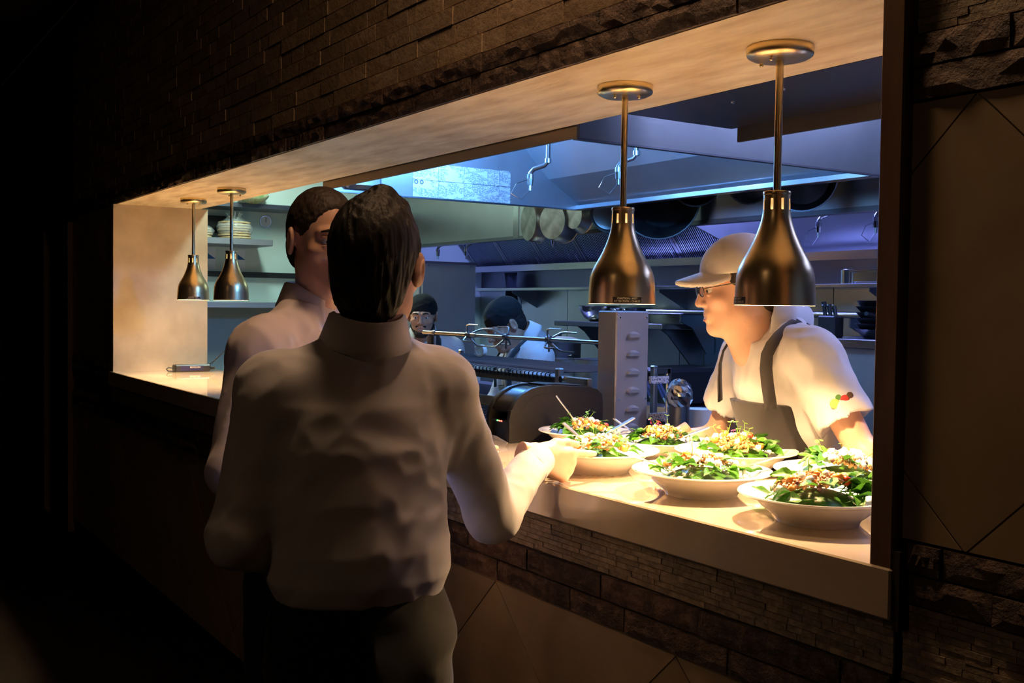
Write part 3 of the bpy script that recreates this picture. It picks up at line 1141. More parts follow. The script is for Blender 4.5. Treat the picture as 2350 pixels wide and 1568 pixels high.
# ------------------------------------------------------------------ receipt printer
def printer():
    r = thing('receipt_printer', 'black kitchen receipt printer with arched lid on the pass counter', 'printer', (-2.74, 0.280, CZ), 0)
    prof = [(0.0, 0.0), (0.0, 0.072), (0.006, 0.098), (0.022, 0.126), (0.046, 0.148), (0.078, 0.163), (0.112, 0.170), (0.16, 0.172), (0.30, 0.163), (0.335, 0.155), (0.355, 0.138), (0.36, 0.11), (0.36, 0.0)]
    hw = 0.066
    for s in (-1, 1):      # side cheeks
        mb = MB().prism([(s * hw, y, z) for y, z in prof], (-s * 0.016, 0, 0))
        part('side_panel', mb, BLACK_M, r, smooth=30)
    inner = [(0.014, 0.004), (0.014, 0.066), (0.010, 0.098), (0.026, 0.124), (0.049, 0.144), (0.08, 0.158), (0.112, 0.165), (0.135, 0.166)]
    mb = MB().prism([(-hw + 0.017, y, z) for y, z in inner[2:]] + [(-hw + 0.017, 0.135, 0.15), (-hw + 0.017, 0.05, 0.12), (-hw + 0.017, 0.02, 0.09)], (2 * hw - 0.034, 0, 0))
    part('front_lid', mb, plain('printer_lid', (0.02, 0.02, 0.022), 0.22), r, smooth=30)
    part('top_cover', MB().prism([(-hw + 0.017, y, z) for y, z in ((0.145, 0.03), (0.145, 0.1745), (0.18, 0.176), (0.30, 0.167), (0.34, 0.155), (0.352, 0.12), (0.352, 0.03))], (2 * hw - 0.034, 0, 0)), BLACK_M, r, smooth=30)
    part('front_panel', MB().box(-hw + 0.017, hw - 0.017, 0.016, 0.030, 0.004, 0.062, 0.003), BLACK, r)
    part('button_bar', MB().box(-hw + 0.022, hw - 0.022, 0.006, 0.020, 0.060, 0.068, 0.002), BLACK, r)
    for k, c in enumerate(((0.05, 1, 0.1), (1, 0.08, 0.05), (1, 0.08, 0.05))):
        part('status_light', MB().box(-0.012 + 0.011 * k, -0.006 + 0.011 * k, 0.0045, 0.007, 0.0615, 0.0655), emit('led_%d' % (k > 0), c, 6.0), r)
    part('paper_slot', MB().box(-hw + 0.02, hw - 0.02, 0.135, 0.146, 0.150, 0.168), RUBBER, r)
    part('side_seam', MB().box(hw - 0.0005, hw + 0.0006, 0.002, 0.358, 0.0455, 0.0470), RUBBER, r)
    crv = [(hw + 0.0002, y, z) for y, z in ((0.003, 0.100), (0.04, 0.102), (0.055, 0.108), (0.068, 0.125), (0.09, 0.142), (0.13, 0.150), (0.20, 0.153), (0.33, 0.148))]
    part('cover_seam', MB().tube(crv, 0.0009, 5), RUBBER, r)
    part('power_cable', MB().tube([(0, 0.357, 0.03), (0, 0.362, 0.02), (-0.03, 0.362, 0.008), (-0.062, 0.35, 0.006)], 0.004, 6), RUBBER, r)


printer()
WOODL = varied('pale_wood', (0.55, 0.40, 0.22), (0.66, 0.50, 0.30), 8, 0.45, 0, 0.05, (1, 8, 8))
tag(part('wooden_strip', MB().box(-0.09, 0.0, -0.015, 0.015, 0.0, 0.012, 0.004), WOODL, None, (-2.575, 0.165, CZ), (0, 0, -0.15)), 'pale wooden strip lying on the counter before the printer', 'strip')
tg = thing('plastic_sheet', 'thin clear plastic sheet beside the printer front', 'sheet', (-2.70, 0.225, CZ))
t_ = NT('clear_film')
t_.set(Base__Color=(0.8, 0.78, 0.85), Roughness=0.15, Alpha=0.28)
CLEAR = t_.m
part('sheet', MB().prism([(-0.10, 0.0, 0.0), (0.07, 0.01, 0.0), (0.085, 0.012, 0.012), (0.02, 0.01, 0.026), (-0.10, 0.0, 0.03)], (0, 0.0015, 0)), CLEAR, tg)

# power adapter at the far jamb
pa = thing('power_adapter', 'black power adapter lying against the far stone jamb', 'adapter', (-6.32, 0.40, CZ), 0)
part('case', MB().box(-0.036, 0.036, -0.105, 0.105, 0.0, 0.042, 0.006), BLACK, pa)
part('sticker', MB().box(0.0355, 0.0368, -0.075, 0.06, 0.006, 0.037), plain('navy_label', (0.012, 0.012, 0.05), 0.3), pa)
tm = text_mesh('BIXOLON', 0.014)
part('lettering', tm, PRINTW, pa, (0.0374, 0.012, 0.027), (PI / 2, 0, PI / 2))
part('cable', MB().tube([(0.0, -0.10, 0.022), (0.0, -0.135, 0.026), (0.01, -0.15, 0.018), (0.01, -0.14, 0.006), (0.02, -0.11, 0.004), (0.03, -0.08, 0.004)], 0.0035, 6), RUBBER, pa)
part('cable', MB().tube([(0.0, 0.09, 0.035), (-0.01, 0.13, 0.05), (-0.02, 0.17, 0.085), (-0.02, 0.21, 0.12), (-0.02, 0.25, 0.05), (-0.02, 0.26, -0.2)], 0.0035, 6), RUBBER, pa)
part('plug', MB().cyl(0.013, 0.105, 0.14, (0, 0, 0.02), 12, 0.009, axis='y'), BLACK, pa, smooth=40)

# ------------------------------------------------------------------ rotisserie grill behind the counter
gr = thing('rotisserie_grill', 'steel charcoal grill with warming rack and louvred post behind the pass', 'grill', (-3.55, 0.87, 0.0))
gx0, gx1, gy0, gy1 = -0.98, 0.99, -0.225, 0.21
part('body', MB().box(gx0, gx1, gy0, gy1, 0.10, 1.06, 0.006), STEEL_D, gr)
for sx in (gx0 + 0.06, gx1 - 0.06):
    for sy in (gy0 + 0.06, gy1 - 0.06):
        part('leg', MB().cyl(0.022, 0.0, 0.11, (sx, sy, 0), 12), STEEL, gr, smooth=40)
part('fire_box', MB().box(gx0 + 0.02, 0.72, gy0 + 0.01, gy1 - 0.01, 1.06, 1.10), IRON, gr)
for k in range(30):
    x = gx0 + 0.05 + k * 0.0565
    part('grate_bar', MB().box(x, x + 0.012, gy0 + 0.01, gy1 - 0.01, 1.135, 1.15), IRON, gr)
part('rear_wall', MB().box(gx0, 0.72, gy1 - 0.015, gy1, 1.06, 1.19), STEEL_D, gr)
# warming rack: front rail, side rails, shared bars bent down at the front
rk = part('rack_frame', MB().box(-0.74, 0.615, gy0 - 0.005, gy0 + 0.008, 1.325, 1.356, 0.002).box(-0.74, -0.728, gy0, gy1, 1.335, 1.362).box(-0.74, 0.615, gy1 - 0.012, gy1, 1.345, 1.362), IRON, gr)
bar = MB().tube([(0, gy0 - 0.0075, 1.342), (0, gy0 - 0.0075, 1.364), (0, gy0 + 0.001, 1.369), (0, gy1, 1.369)], 0.0024, 5).mesh('rack_bar')
bar.materials.append(IRON)
for k in range(52):
    link('rack_bar', bar, None, rk, (-0.73 + k * 0.0257, 0, 0))
for x in (0.615, -0.76):
    part('rack_upright', MB().box(x, x + 0.026, gy0 - 0.012, gy0 + 0.012, 1.10, 1.388, 0.004), STEEL, gr)
    part('rack_upright', MB().box(x, x + 0.026, gy1 - 0.02, gy1, 1.10, 1.388, 0.004), STEEL, gr)
part('cross_rail', MB().box(0.641, 0.80, gy0 - 0.008, gy0 + 0.01, 1.335, 1.363, 0.003), m_steel('warm_steel', (0.50, 0.47, 0.42), 0.35), gr)
part('rail_bolt', MB().cyl(0.011, -0.012, 0.0, (0.658, gy0 - 0.006, 1.352), 10, axis='y'), STEEL_S, gr, smooth=40)
# louvred post: housing, louvres, screws
px0, px1, py0, py1 = 0.765, 0.863, -0.17, -0.031
POSTM = m_steel('post_steel', (0.46, 0.45, 0.46), 0.46, (40, 40, 4), 0.01)
POSTM.node_tree.nodes['Principled BSDF'].inputs['Metallic'].default_value = 0.6
post = part('post_housing', MB().box(px0, px1, py0, py1, 1.06, 1.586, 0.004), POSTM, gr, label='tall louvred steel post')
louv = MB()
n_ = 10
for i in range(n_ + 1):
    a = PI * i / n_
    louv.v.append((0.0, -0.030 * math.cos(a), 0.019 * math.sin(a)))
for i in range(n_ + 1):
    a = PI * i / n_
    louv.v.append((0.012, -0.027 * math.cos(a), 0.003 + 0.011 * math.sin(a) - 0.003))
for i in range(n_):
    louv.f.append((i, i + 1, n_ + 2 + i, n_ + 1 + i))
louv.f.append(tuple(range(n_ + 1, 2 * n_ + 2)))
lm = louv.mesh('louvre', 50)
lm.materials.append(POSTM)
for z in (1.507, 1.446, 1.386, 1.325, 1.264, 1.204, 1.144):
    link('louvre', lm, None, post, (px1, (py0 + py1) / 2 + 0.004, z - 0.007))
for z in (1.565, 1.296):
    for y in (py0 + 0.014, py1 - 0.012):
        part('post_screw', MB().cyl(0.0048, 0.0, 0.003, (px1, y, z), 10, 0.003, axis='x'), STEEL_S, post, smooth=40)
for x in (0.79, 0.84):
    part('post_screw', MB().ball((x, py0 + 0.05, 1.588), 0.006, 8, 5), STEEL_S, post, smooth=180)
# bracket to the right of the post with two speckled bars
br = part('side_bracket', MB().box(0.862, 0.872, 0.0, 0.06, 1.378, 1.396).box(0.862, 0.872, 0.045, 0.066, 1.06, 1.396, 0.003).box(0.864, 0.872, 0.0, 0.07, 1.10, 1.13), STEEL_B, gr)
SPECK = varied('speckled_enamel', (0.10, 0.10, 0.16), (0.55, 0.56, 0.62), 160, 0.4, lo=0.42, hi=0.5)
for z in (1.345, 1.222):
    part('speckled_bar', MB().box(0.866, 0.876, -0.03, 0.05, z, z + 0.024), SPECK, br)

# the spit with its forks
sp = thing('rotisserie_spit', 'long steel rotisserie spit with prong forks across the grill', 'spit', (-2.79, 0.78, 1.475))
part('rod', MB().tube([(0.01, 0, 0), (-1.345, 0, 0)], 0.0075, 10), STEEL, sp, smooth=40)
part('rod_sleeve', MB().cyl(0.0095, -1.345, -0.90, (0, 0, 0), 10, axis='x'), m_steel('warm_steel2', (0.55, 0.48, 0.38), 0.3), sp, smooth=40)
part('rod_ring', MB().cyl(0.0125, -1.255, -1.235, (0, 0, 0), 12, axis='x'), STEEL_D, sp, smooth=40)


def spit_fork(x, dirx, rot):
    hub = part('spit_fork', MB().cyl(0.014, x - 0.011, x + 0.011, (0, 0, 0), 12, axis='x'), STEEL_D, sp, smooth=40)
    for k in range(4):
        a = rot + k * PI / 2
        cy, cz_ = math.cos(a), math.sin(a)
        p = [(x, 0.010 * cy, 0.010 * cz_), (x + dirx * 0.012, 0.030 * cy, 0.030 * cz_), (x + dirx * 0.025, 0.046 * cy, 0.046 * cz_), (x + dirx * 0.045, 0.050 * cy, 0.050 * cz_), (x + dirx * 0.115, 0.050 * cy, 0.050 * cz_)]
        part('prong', MB().tube(p, [0.004, 0.004, 0.004, 0.0038, 0.002], 6), STEEL, hub, smooth=50)


spit_fork(-0.96, 1, 0.5)
spit_fork(-0.675, -1, 0.9)
spit_fork(-0.385, 1, 0.6)
part('spit_screw', MB().cyl(0.004, 0.0, 0.03, (-0.675, 0, -0.045), 8), STEEL_D, sp)
part('spit_screw', MB().cyl(0.004, 0.0, 0.03, (-0.385, 0, -0.045), 8), STEEL_D, sp)
st = thing('spit_support', 'flat steel upright with a notch carrying the free end of the spit', 'bracket', (-4.06, 0.78, 1.06))
part('strap', MB().box(-0.018, 0.018, -0.003, 0.003, 0.13, 0.405), STEEL_B, st)
part('side_strap', MB().box(-0.024, -0.018, -0.012, 0.003, 0.13, 0.40), m_steel('warm_steel3', (0.55, 0.45, 0.36), 0.35), st)
part('foot', MB().box(-0.03, 0.03, -0.03, 0.03, 0.0, 0.135, 0.004), STEEL_D, st)

TAPE = plain('masking_tape', (0.78, 0.76, 0.70), 0.6)
tp = thing('tape_roll', 'roll of white tape standing on the warming rack', 'tape', (-3.96, 0.97, 1.3985))
part('roll', MB().lathe([(0.019, -0.012), (0.027, -0.012), (0.027, 0.012), (0.019, 0.012), (0.019, -0.012)], seg=24, axis='y'), TAPE, tp, (0, 0, 0), (0, 0, 0.3), smooth=40)

# ------------------------------------------------------------------ island hood over the grill
HX0, HX1, HY0, HY1, HZ = -4.63, -2.66, 0.508, 2.0, 2.125
HT = 2.62
ih = thing('island_hood', 'stainless steel canopy hood over the rotisserie grill', 'hood', ((HX0 + HX1) / 2, (HY0 + HY1) / 2, HZ))
ho = Vector(ih.location)


def hp(name, mb, mat, **kw):
    o = part(name, mb, mat, ih, **kw)
    o.location = -ho
    return o


hp('front_lip', MB().box(HX0, HX1, HY0, HY0 + 0.012, HZ, HT), m_steel('lip_steel', (0.34, 0.27, 0.2), 0.42, (3, 60, 60)))
hp('left_panel', MB().box(HX0, HX0 + 0.012, HY0 + 0.012, HY1, HZ, HT), STEEL_H)
hp('right_panel', MB().box(HX1 - 0.012, HX1, HY0 + 0.012, HY1, HZ, HT), m_steel('end_steel', (0.36, 0.39, 0.39), 0.30, (3, 3, 70), 0.01, 0.95))
hp('top_panel', MB().box(HX0, HX1, HY0, HY1, HT, HT + 0.012), STEEL_H)
hp('far_panel', MB().box(HX0, HX1, HY1, HY1 + 0.012, HZ, HT), STEEL_H)
sl = MB().prism([(HX0 + 0.012, HY1 - 0.002, HZ + 0.02), (HX0 + 0.012, 1.79, 2.272), (HX0 + 0.012, 1.80, 2.277), (HX0 + 0.012, HY1, HZ + 0.03)], (HX1 - HX0 - 0.024, 0, 0))
hp('lower_slope', sl, STEEL_H)
hp('upper_slope', MB().prism([(HX0 + 0.012, 1.79, 2.272), (HX0 + 0.012, 1.60, 2.45), (HX0 + 0.012, 1.61, 2.455), (HX0 + 0.012, 1.80, 2.277)], (HX1 - HX0 - 0.024, 0, 0)), m_steel('bright_steel', (0.62, 0.64, 0.67), 0.3, (3, 3, 70), 0.01, 0.5))
hp('plenum_wall', MB().box(HX0 + 0.30, HX1 - 0.012, 1.60, 1.612, 2.45, HT), STEEL_H)
hp('plenum_end', MB().prism([(HX0 + 0.012, 1.60, 2.45), (HX0 + 0.30, 1.60, 2.45), (HX0 + 0.30, 1.60, HT), (HX0 + 0.012, 1.30, HT)], (0, 0.012, 0)), m_steel('bright_steel'))
hp('gutter', MB().box(HX0, HX1, HY1 - 0.03, HY1 + 0.02, HZ - 0.004, HZ + 0.022, 0.003), m_steel('gutter_steel', (0.66, 0.68, 0.72), 0.2, (3, 60, 60)))
hp('edge_strip', MB().box(HX0 - 0.002, HX0 + 0.02, HY0, HY1, HZ - 0.006, HZ), STEEL_D)
hp('edge_strip', MB().box(HX1 - 0.02, HX1 + 0.002, HY0, HY1, HZ - 0.006, HZ), STEEL_D)
for k, (x, y) in enumerate(((-4.34, 1.02), (-3.10, 1.15))):
    lamp = hp('hood_lamp', MB().lathe([(0.0001, 2.44), (0.05, 2.45), (0.062, 2.48), (0.062, 2.52)], (x, y, 0), 20), emit('hood_glow', (0.55, 0.78, 1.0), 14.0), smooth=60)
    hp('hood_lamp_base', MB().cyl(0.07, 2.52, HT, (x, y, 0), 20), STEEL, smooth=40)
    point_light('hood_light', (x, y, 2.40), HOOD_W * (0.85, 1.9)[k], COOL, 0.05)


def nozzle(parent, off, pipe_top, x, y, z, dx, dy, mat=STEEL_S, wire=True):
    """drop pipe with an elbow and a spray nozzle"""
    mb = MB().tube([(x, y, pipe_top), (x, y, z + 0.02), (x + dx * 0.2, y + dy * 0.2, z + 0.004), (x + dx * 0.8, y + dy * 0.8, z - 0.01), (x + dx, y + dy, z - 0.028), (x + dx, y + dy, z - 0.05)], 0.011, 10)
    for p in ((x, y, z + 0.025), (x + dx, y + dy, z - 0.045)):
        mb.cyl(0.016, -0.010, 0.010, p, 10)
    o = part('drop_pipe', mb, mat, parent, smooth=40)
    o.location = off
    n = part('nozzle', MB().cyl(0.013, -0.03, 0.0, (x + dx, y + dy, z - 0.055), 8, 0.015).cyl(0.007, -0.055, -0.03, (x + dx, y + dy, z - 0.055), 8), STEEL_S, o, smooth=40)
    if wire:
        part('cap_wire', MB().tube([(x + dx, y + dy, z - 0.055), (x + dx * 1.8, y + dy * 1.8, z - 0.075), (x + dx * 2.1, y + dy * 2.1, z - 0.12), (x + dx * 1.5, y + dy * 1.5, z - 0.15), (x + dx * 1.05, y + dy * 1.05, z - 0.11)], 0.0018, 4), STEEL_S, o)
    return o


nozzle(ih, -ho, HT, -4.02, 1.36, 2.245, -0.07, -0.05, STEEL)
nozzle(ih, -ho, HT, -3.58, 1.52, 2.245, -0.06, -0.05, STEEL)
hp('control_box', MB().box(HX0 + 0.012, HX0 + 0.06, 0.60, 0.79, 2.14, 2.26, 0.018), STEEL_B)


# laminated instruction sheets on the inside of the left panel
def m_print(name, seed, cols, dens):
    t = NT(name)
    tcv = t.coord('Object', (1, 1, 1))
    sep = t.n('ShaderNodeSeparateXYZ')
    t.l(tcv, sep.inputs[0])
    # rows of text: stripes along z, words broken along y
    mul = t.n('ShaderNodeMath', _operation='MULTIPLY')
    t.l(sep.outputs[2], mul.inputs[0])
    mul.inputs[1].default_value = 240
    fr_ = t.n('ShaderNodeMath', _operation='FRACT')
    t.l(mul.outputs[0], fr_.inputs[0])
    line = t.ramp(fr_.outputs[0], [(0.40, 0.0), (0.46, 1.0)])
    v2 = t.coord('Object', (1, 1 * 90, 120))
    wn = t.noise(v2, 1.0 + seed * 0.07, 2)
    words = t.ramp(wn, [(0.44, 0.0), (0.50, 1.0)])
    v3 = t.coord('Object', (1, 8, 26))
    bl = t.ramp(t.noise(v3, 1.0 + seed * 0.11, 2), [(dens, 0.0), (dens + 0.06, 1.0)])
    m1 = t.mix(1.0, line, words, 'MULTIPLY')
    m2 = t.mix(1.0, m1, bl, 'MULTIPLY')
    t.set(Base__Color=t.mix(m2, (0.80, 0.82, 0.82), (0.12, 0.16, 0.24)), Roughness=0.25)
    return t.m


nt = thing('instruction_sheets', 'row of printed instruction sheets taped inside the island hood', 'notice', (HX0 + 0.013, 0.972, 2.128))
fr2 = [0.0, 0.252, 0.509, 0.756, 0.877, 1.0]
for c in range(5):
    for rw in range(2):
        y0_, y1_ = fr2[c] * 0.573 + 0.001, fr2[c + 1] * 0.573 - 0.001
        z0_, z1_ = (0.0, 0.083) if rw == 0 else (0.085, 0.166)
        part('sheet', MB().prism([(0, y0_, z0_), (0, y1_, z0_), (0, y1_, z1_ - (0.012 if (c, rw) == (4, 1) else 0)), (0, y1_ - (0.012 if (c, rw) == (4, 1) else 0.0), z1_), (0, y0_, z1_)], (0.0012, 0, 0)), m_print('print_%d%d' % (c, rw), c * 2 + rw, c, 0.42 + 0.02 * rw), nt)
for y in (0.02, 0.05):
    part('emblem', MB().lathe([(0.006, 0.0), (0.011, 0.0), (0.011, 0.0004)], (0.0013, y, 0.072), 14, axis='x'), plain('ink', (0.05, 0.07, 0.12), 0.5), nt)

# ------------------------------------------------------------------ duct box to the right, under the ceiling
db = thing('ventilation_box', 'dark steel ventilation box with drip lip at the right of the island hood', 'ventilation box', (-1.0, 0.72, 2.163))
part('underside', MB().box(-1.42, 2.9, -0.215, 0.215, 0.0, 0.012), STEEL_D, db)
part('casing', MB().box(-1.42, 2.9, -0.213, 0.215, 0.012, 0.46), STEEL_D, db)
part('drip_lip', MB().box(-1.385, 2.9, 0.205, 0.217, -0.046, 0.012), m_steel('lip_steel'), db)
for x, y in ((-0.9, -0.12), (-0.55, -0.05), (-0.3, -0.16), (-1.1, -0.1)):
    part('rivet', MB().ball((x, y, 0), 0.006, 8, 4), STEEL_S, db)

# ------------------------------------------------------------------ long wall hood at the back
FHY = 2.35
wh = thing('wall_hood', 'long stainless wall hood with baffle filters over the cooking line', 'hood', (-3.0, 2.8, 2.03))
wo = Vector(wh.location)


def wp(name, mb, mat, parent=None, **kw):
    o = part(name, mb, mat, parent or wh, **kw)
    if parent is None:
        o.location = -wo
    return o


wp('front_panel', MB().box(-7.6, -5.79, FHY, FHY + 0.012, 2.05, 2.94), STEEL)
wp('front_panel', MB().box(-5.75, 1.95, FHY, FHY + 0.012, 2.05, 2.94), STEEL)
wp('joint_strip', MB().box(-5.80, -5.74, FHY - 0.006, FHY + 0.006, 2.04, 2.94), STEEL_B)
wp('bottom_lip', MB().box(-7.6, 1.95, FHY - 0.004, FHY + 0.06, 2.03, 2.052), STEEL_D)
wp('inner_lip', MB().box(-7.6, 1.95, FHY + 0.05, FHY + 0.062, 2.03, 2.12), STEEL_D)
wp('top_panel', MB().box(-7.6, 1.95, FHY, 3.24, 2.90, 2.912), STEEL_H)
A, B = Vector((0, 3.19, 1.895)), Vector((0, 2.78, 2.42))
dv = B - A
nrm = Vector((0, dv.z, -dv.y)).normalized()  # faces up/back
LF = dv.length


def filter_mesh(wd):
    mb = MB()
    n = 26
    p = wd / n
    for k in range(n):
        mb.box(-wd / 2 + k * p + p * 0.18, -wd / 2 + k * p + p * 0.72, 0.02, LF - 0.02, -0.006, 0.012)
    return mb


fme = filter_mesh(0.46).mesh('baffle_slats')
FSTEEL = m_steel('filter_steel', (0.30, 0.33, 0.40), 0.32)
fme.materials.append(FSTEEL)
rotf = math.atan2(dv.z, dv.y)
ffr = MB().box(-0.25, -0.228, 0, LF, -0.02, 0.016).box(0.228, 0.25, 0, LF, -0.02, 0.016).box(-0.25, 0.25, 0, 0.022, -0.02, 0.016).box(-0.25, 0.25, LF - 0.022, LF, -0.02, 0.016).box(-0.25, 0.25, 0, LF, -0.016, -0.010)
ffm = ffr.mesh('baffle_filter')
ffm.materials.append(STEEL_D)
fh = MB().tube([(0.20, 0.05, 0.014), (0.20, 0.055, 0.03), (0.20, 0.11, 0.03), (0.20, 0.115, 0.014)], 0.003, 5).mesh('filter_handle')
fh.materials.append(STEEL_S)
k = 0
xs = [-7.33 + 0.505 * i for i in range(6)] + [-3.07 + 0.505 * i for i in range(8)]
for x in xs:
    f = link('baffle_filter', ffm, None, wh, Vector((x, A.y, A.z)) - wo, (rotf, 0, 0))
    s = link('baffle_slats', fme, None, f)
    s['kind'] = 'stuff'
    link('filter_handle', fh, None, f)
wp('blank_panel', MB().prism([(-4.25, A.y, A.z), (-3.33, A.y, A.z), (-3.33, B.y, B.z), (-4.25, B.y, B.z)], nrm * 0.012), m_steel('panel_steel', (0.40, 0.42, 0.47), 0.32, (60, 60, 3), 0.01, 0.7))
wp('upper_back', MB().box(-7.6, 1.95, B.y - 0.01, B.y, B.z, 2.90), STEEL_D)
wp('grease_trough', MB().box(-7.6, 1.95, 3.12, 3.24, 1.868, 1.892).box(-7.6, 1.95, 3.11, 3.122, 1.868, 1.915), STEEL_B)
DPX = -4.26
dp = MB().prism([(DPX, FHY + 0.014, 2.09), (DPX, 3.22, 1.79), (DPX, 3.22, 2.89), (DPX, FHY + 0.014, 2.89)], (0.012, 0, 0))
wp('divider_panel', dp, STEEL_H)
for x, y in ((-4.0, 2.62), (-6.3, 2.6), (-2.4, 2.62)):
    wp('hood_lamp', MB().lathe([(0.0001, 2.60), (0.05, 2.61), (0.062, 2.64), (0.062, 2.70)], (x, y, 0), 18), emit('hood_glow_b', (0.6, 0.66, 1.0), 14.0), smooth=60)
    wp('hood_lamp_base', MB().cyl(0.07, 2.70, 2.90, (x, y, 0), 16), STEEL, smooth=40)
    point_light('wall_hood_light', (x, y, 2.55), HOOD_W * 1.6, COOL2, 0.05)
nozzle(wh, -wo, 2.9, -3.50, 2.70, 2.065, -0.05, -0.03)
nozzle(wh, -wo, 2.9, -3.20, 2.75, 2.075, -0.05, -0.03)
nozzle(wh, -wo, 2.9, -7.16, 2.60, 2.06, -0.04, -0.03, wire=False)
nozzle(wh, -wo, 2.9, -6.73, 2.60, 2.05, -0.04, -0.03, wire=False)
nozzle(wh, -wo, 2.9, -5.62, 2.60, 2.09, -0.04, -0.03, STEEL_D, False)

# ------------------------------------------------------------------ pots and pans on a rail between the hoods
rl = thing('pot_rail', 'steel rail carrying the hanging pans between the hoods', 'rail', (-4.3, 2.19, 2.30))
part('bar', MB().cyl(0.012, -1.4, 1.6, (0, 0, 0), 12, axis='x'), STEEL, rl, smooth=40)
for x in (-1.3, 0.0, 1.5):
    part('hanger', MB().cyl(0.008, 0, 0.62, (x, 0, 0), 8), STEEL, rl, smooth=40)
POTM = varied('worn_aluminium', (0.22, 0.22, 0.20), (0.42, 0.41, 0.38), 14, 0.38, 1.0, 0.08)
WOKM = varied('carbon_steel', (0.018, 0.018, 0.02), (0.04, 0.04, 0.042), 12, 0.42, 0.8, 0.1)


def hanging_pan(x, z, R, depth, yaw, mat, label, y=2.17, flare=0.9, rim=None, tilt=0.0):
    """pan hung by its handle: the axis of the pan points along local +X turned by yaw"""
    y = 2.19 - math.sin(yaw) * depth * 0.9
    r = thing('hanging_pan', label, 'pan', (x, y, z), yaw, 'pans hanging between the hoods')
    pr = [(0.0001, 0.0), (R * flare * 0.93, 0.0), (R * flare, 0.012), (R, depth), (R + 0.004, depth + 0.002), (R - 0.003, depth), (R * flare - 0.004, 0.014), (R * flare * 0.9, 0.004), (0.0001, 0.004)]
    b = part('pan_body', MB().lathe(pr, (0, 0, 0), 36, axis='x'), mat, r, (0, 0, 0), (0, tilt, 0), smooth=40)
    if rim:
        part('pan_rim', MB().lathe([(R - 0.002, depth - 0.012), (R + 0.005, depth), (R + 0.004, depth + 0.003), (R - 0.002, depth + 0.003)], (0, 0, 0), 36, axis='x'), rim, b, smooth=40)
    part('pan_handle', MB().tube([(depth * 0.8, 0, R - 0.01), (depth * 1.0, 0, R + 0.05), (depth * 0.9, 0, R + 0.13)], [0.010, 0.008, 0.009], 6), STEEL_D, b, smooth=50)
    return r


hanging_pan(-5.30, 2.105, 0.125, 0.075, 1.40, POTM, 'deep aluminium pan hung edge on, leftmost of the hanging pans', flare=0.97)
hanging_pan(-5.02, 2.09, 0.122, 0.10, 1.75, POTM, 'aluminium pot hung with its round base to the dining side, second from left')
hanging_pan(-4.86, 2.115, 0.10, 0.06, 1.6, POTM, 'small aluminium pan base outwards, third of the hanging pans', flare=0.8)
hanging_pan(-4.655, 2.115, 0.105, 0.07, -0.55, m_steel('pan_inside', (0.35, 0.37, 0.34), 0.3), 'steel pan hung open side forward, fourth of the hanging pans')
hanging_pan(-4.22, 2.17, 0.215, 0.075, -1.0, WOKM, 'huge black wok hung behind the middle heat lamp', flare=0.75, rim=STEEL_D)
hanging_pan(-3.93, 2.235, 0.13, 0.05, -1.1, WOKM, 'black frying pan half hidden behind the gutter, right of the big wok', flare=0.85, rim=STEEL_D, y=2.21)
hanging_pan(-3.56, 2.22, 0.13, 0.05, -1.3, POTM, 'aluminium pan mostly hidden behind the near heat lamp rod', flare=0.85)
hanging_pan(-3.27, 2.185, 0.15, 0.06, -0.9, WOKM, 'black frying pan behind the near heat lamp, rightmost hanging pan', flare=0.85, rim=STEEL_D)

# ------------------------------------------------------------------ rear wall shelves and cooking line
s1 = thing('wall_shelf', 'upper steel shelf under the filters on the rear wall', 'shelf', (-4.2, 3.12, 1.735))
part('board', MB().box(-3.35, 5.0, -0.14, 0.13, -0.022, 0.0, 0.003), STEEL_B, s1)
for x in (-2.6, -0.9, 0.7):
    part('bracket', MB().prism([(x, 0.13, -0.022), (x, -0.12, -0.022), (x, -0.12, -0.04), (x, 0.13, -0.16)], (0.004, 0, 0)), STEEL_D, s1)
WALLST = m_steel('pale_steel', (0.60, 0.64, 0.62), 0.3, (60, 3, 3))
for k in range(9):
    x0_ = -7.64 + k * 0.62
    part('panel', MB().box(x0_ + 0.002, x0_ + 0.616, 3.238, 3.25, 1.0, 1.712), WALLST, kback)
s2 = thing('bowl_shelf', 'lower steel shelf carrying the mixing bowls', 'shelf', (-5.45, 3.0, 1.497))
part('board', MB().box(-0.58, 0.55, -0.15, 0.23, -0.034, 0.0, 0.003), STEEL_B, s2)
for x in (-0.35, 0.50):
    part('bracket', MB().prism([(x, 0.23, -0.034), (x, -0.12, -0.034), (x, -0.06, -0.07), (x, 0.15, -0.28), (x, 0.23, -0.28)], (0.012, 0, 0)), STEEL_D, s2)
MIXB = MB().lathe([(0.0001, 0.0), (0.06, 0.0), (0.10, 0.025), (0.135, 0.075), (0.148, 0.105), (0.158, 0.108), (0.146, 0.103), (0.13, 0.074), (0.096, 0.028), (0.0001, 0.004)], seg=40).mesh('mixing_bowl', 40)
MIXB.materials.append(STEEL_S)
tag(link('mixing_bowl', MIXB, None, None, (-5.74, 3.02, 1.497)), 'steel mixing bowl at the left end of the lower shelf', 'bowl', 'steel mixing bowls on the shelf')
tag(link('mixing_bowl', MIXB, None, None, (-5.40, 3.02, 1.497), None, (0.95, 0.95, 0.9)), 'steel mixing bowl half hidden behind the louvred post', 'bowl', 'steel mixing bowls on the shelf')
pr_ = thing('pipe_rail', 'horizontal steel pipe rail in front of the rear wall right of the post', 'rail', (-4.1, 2.95, 1.572))
part('pipe', MB().cyl(0.017, -1.05, 1.1, (0, 0, 0), 12, axis='x'), STEEL_B, pr_, smooth=40)
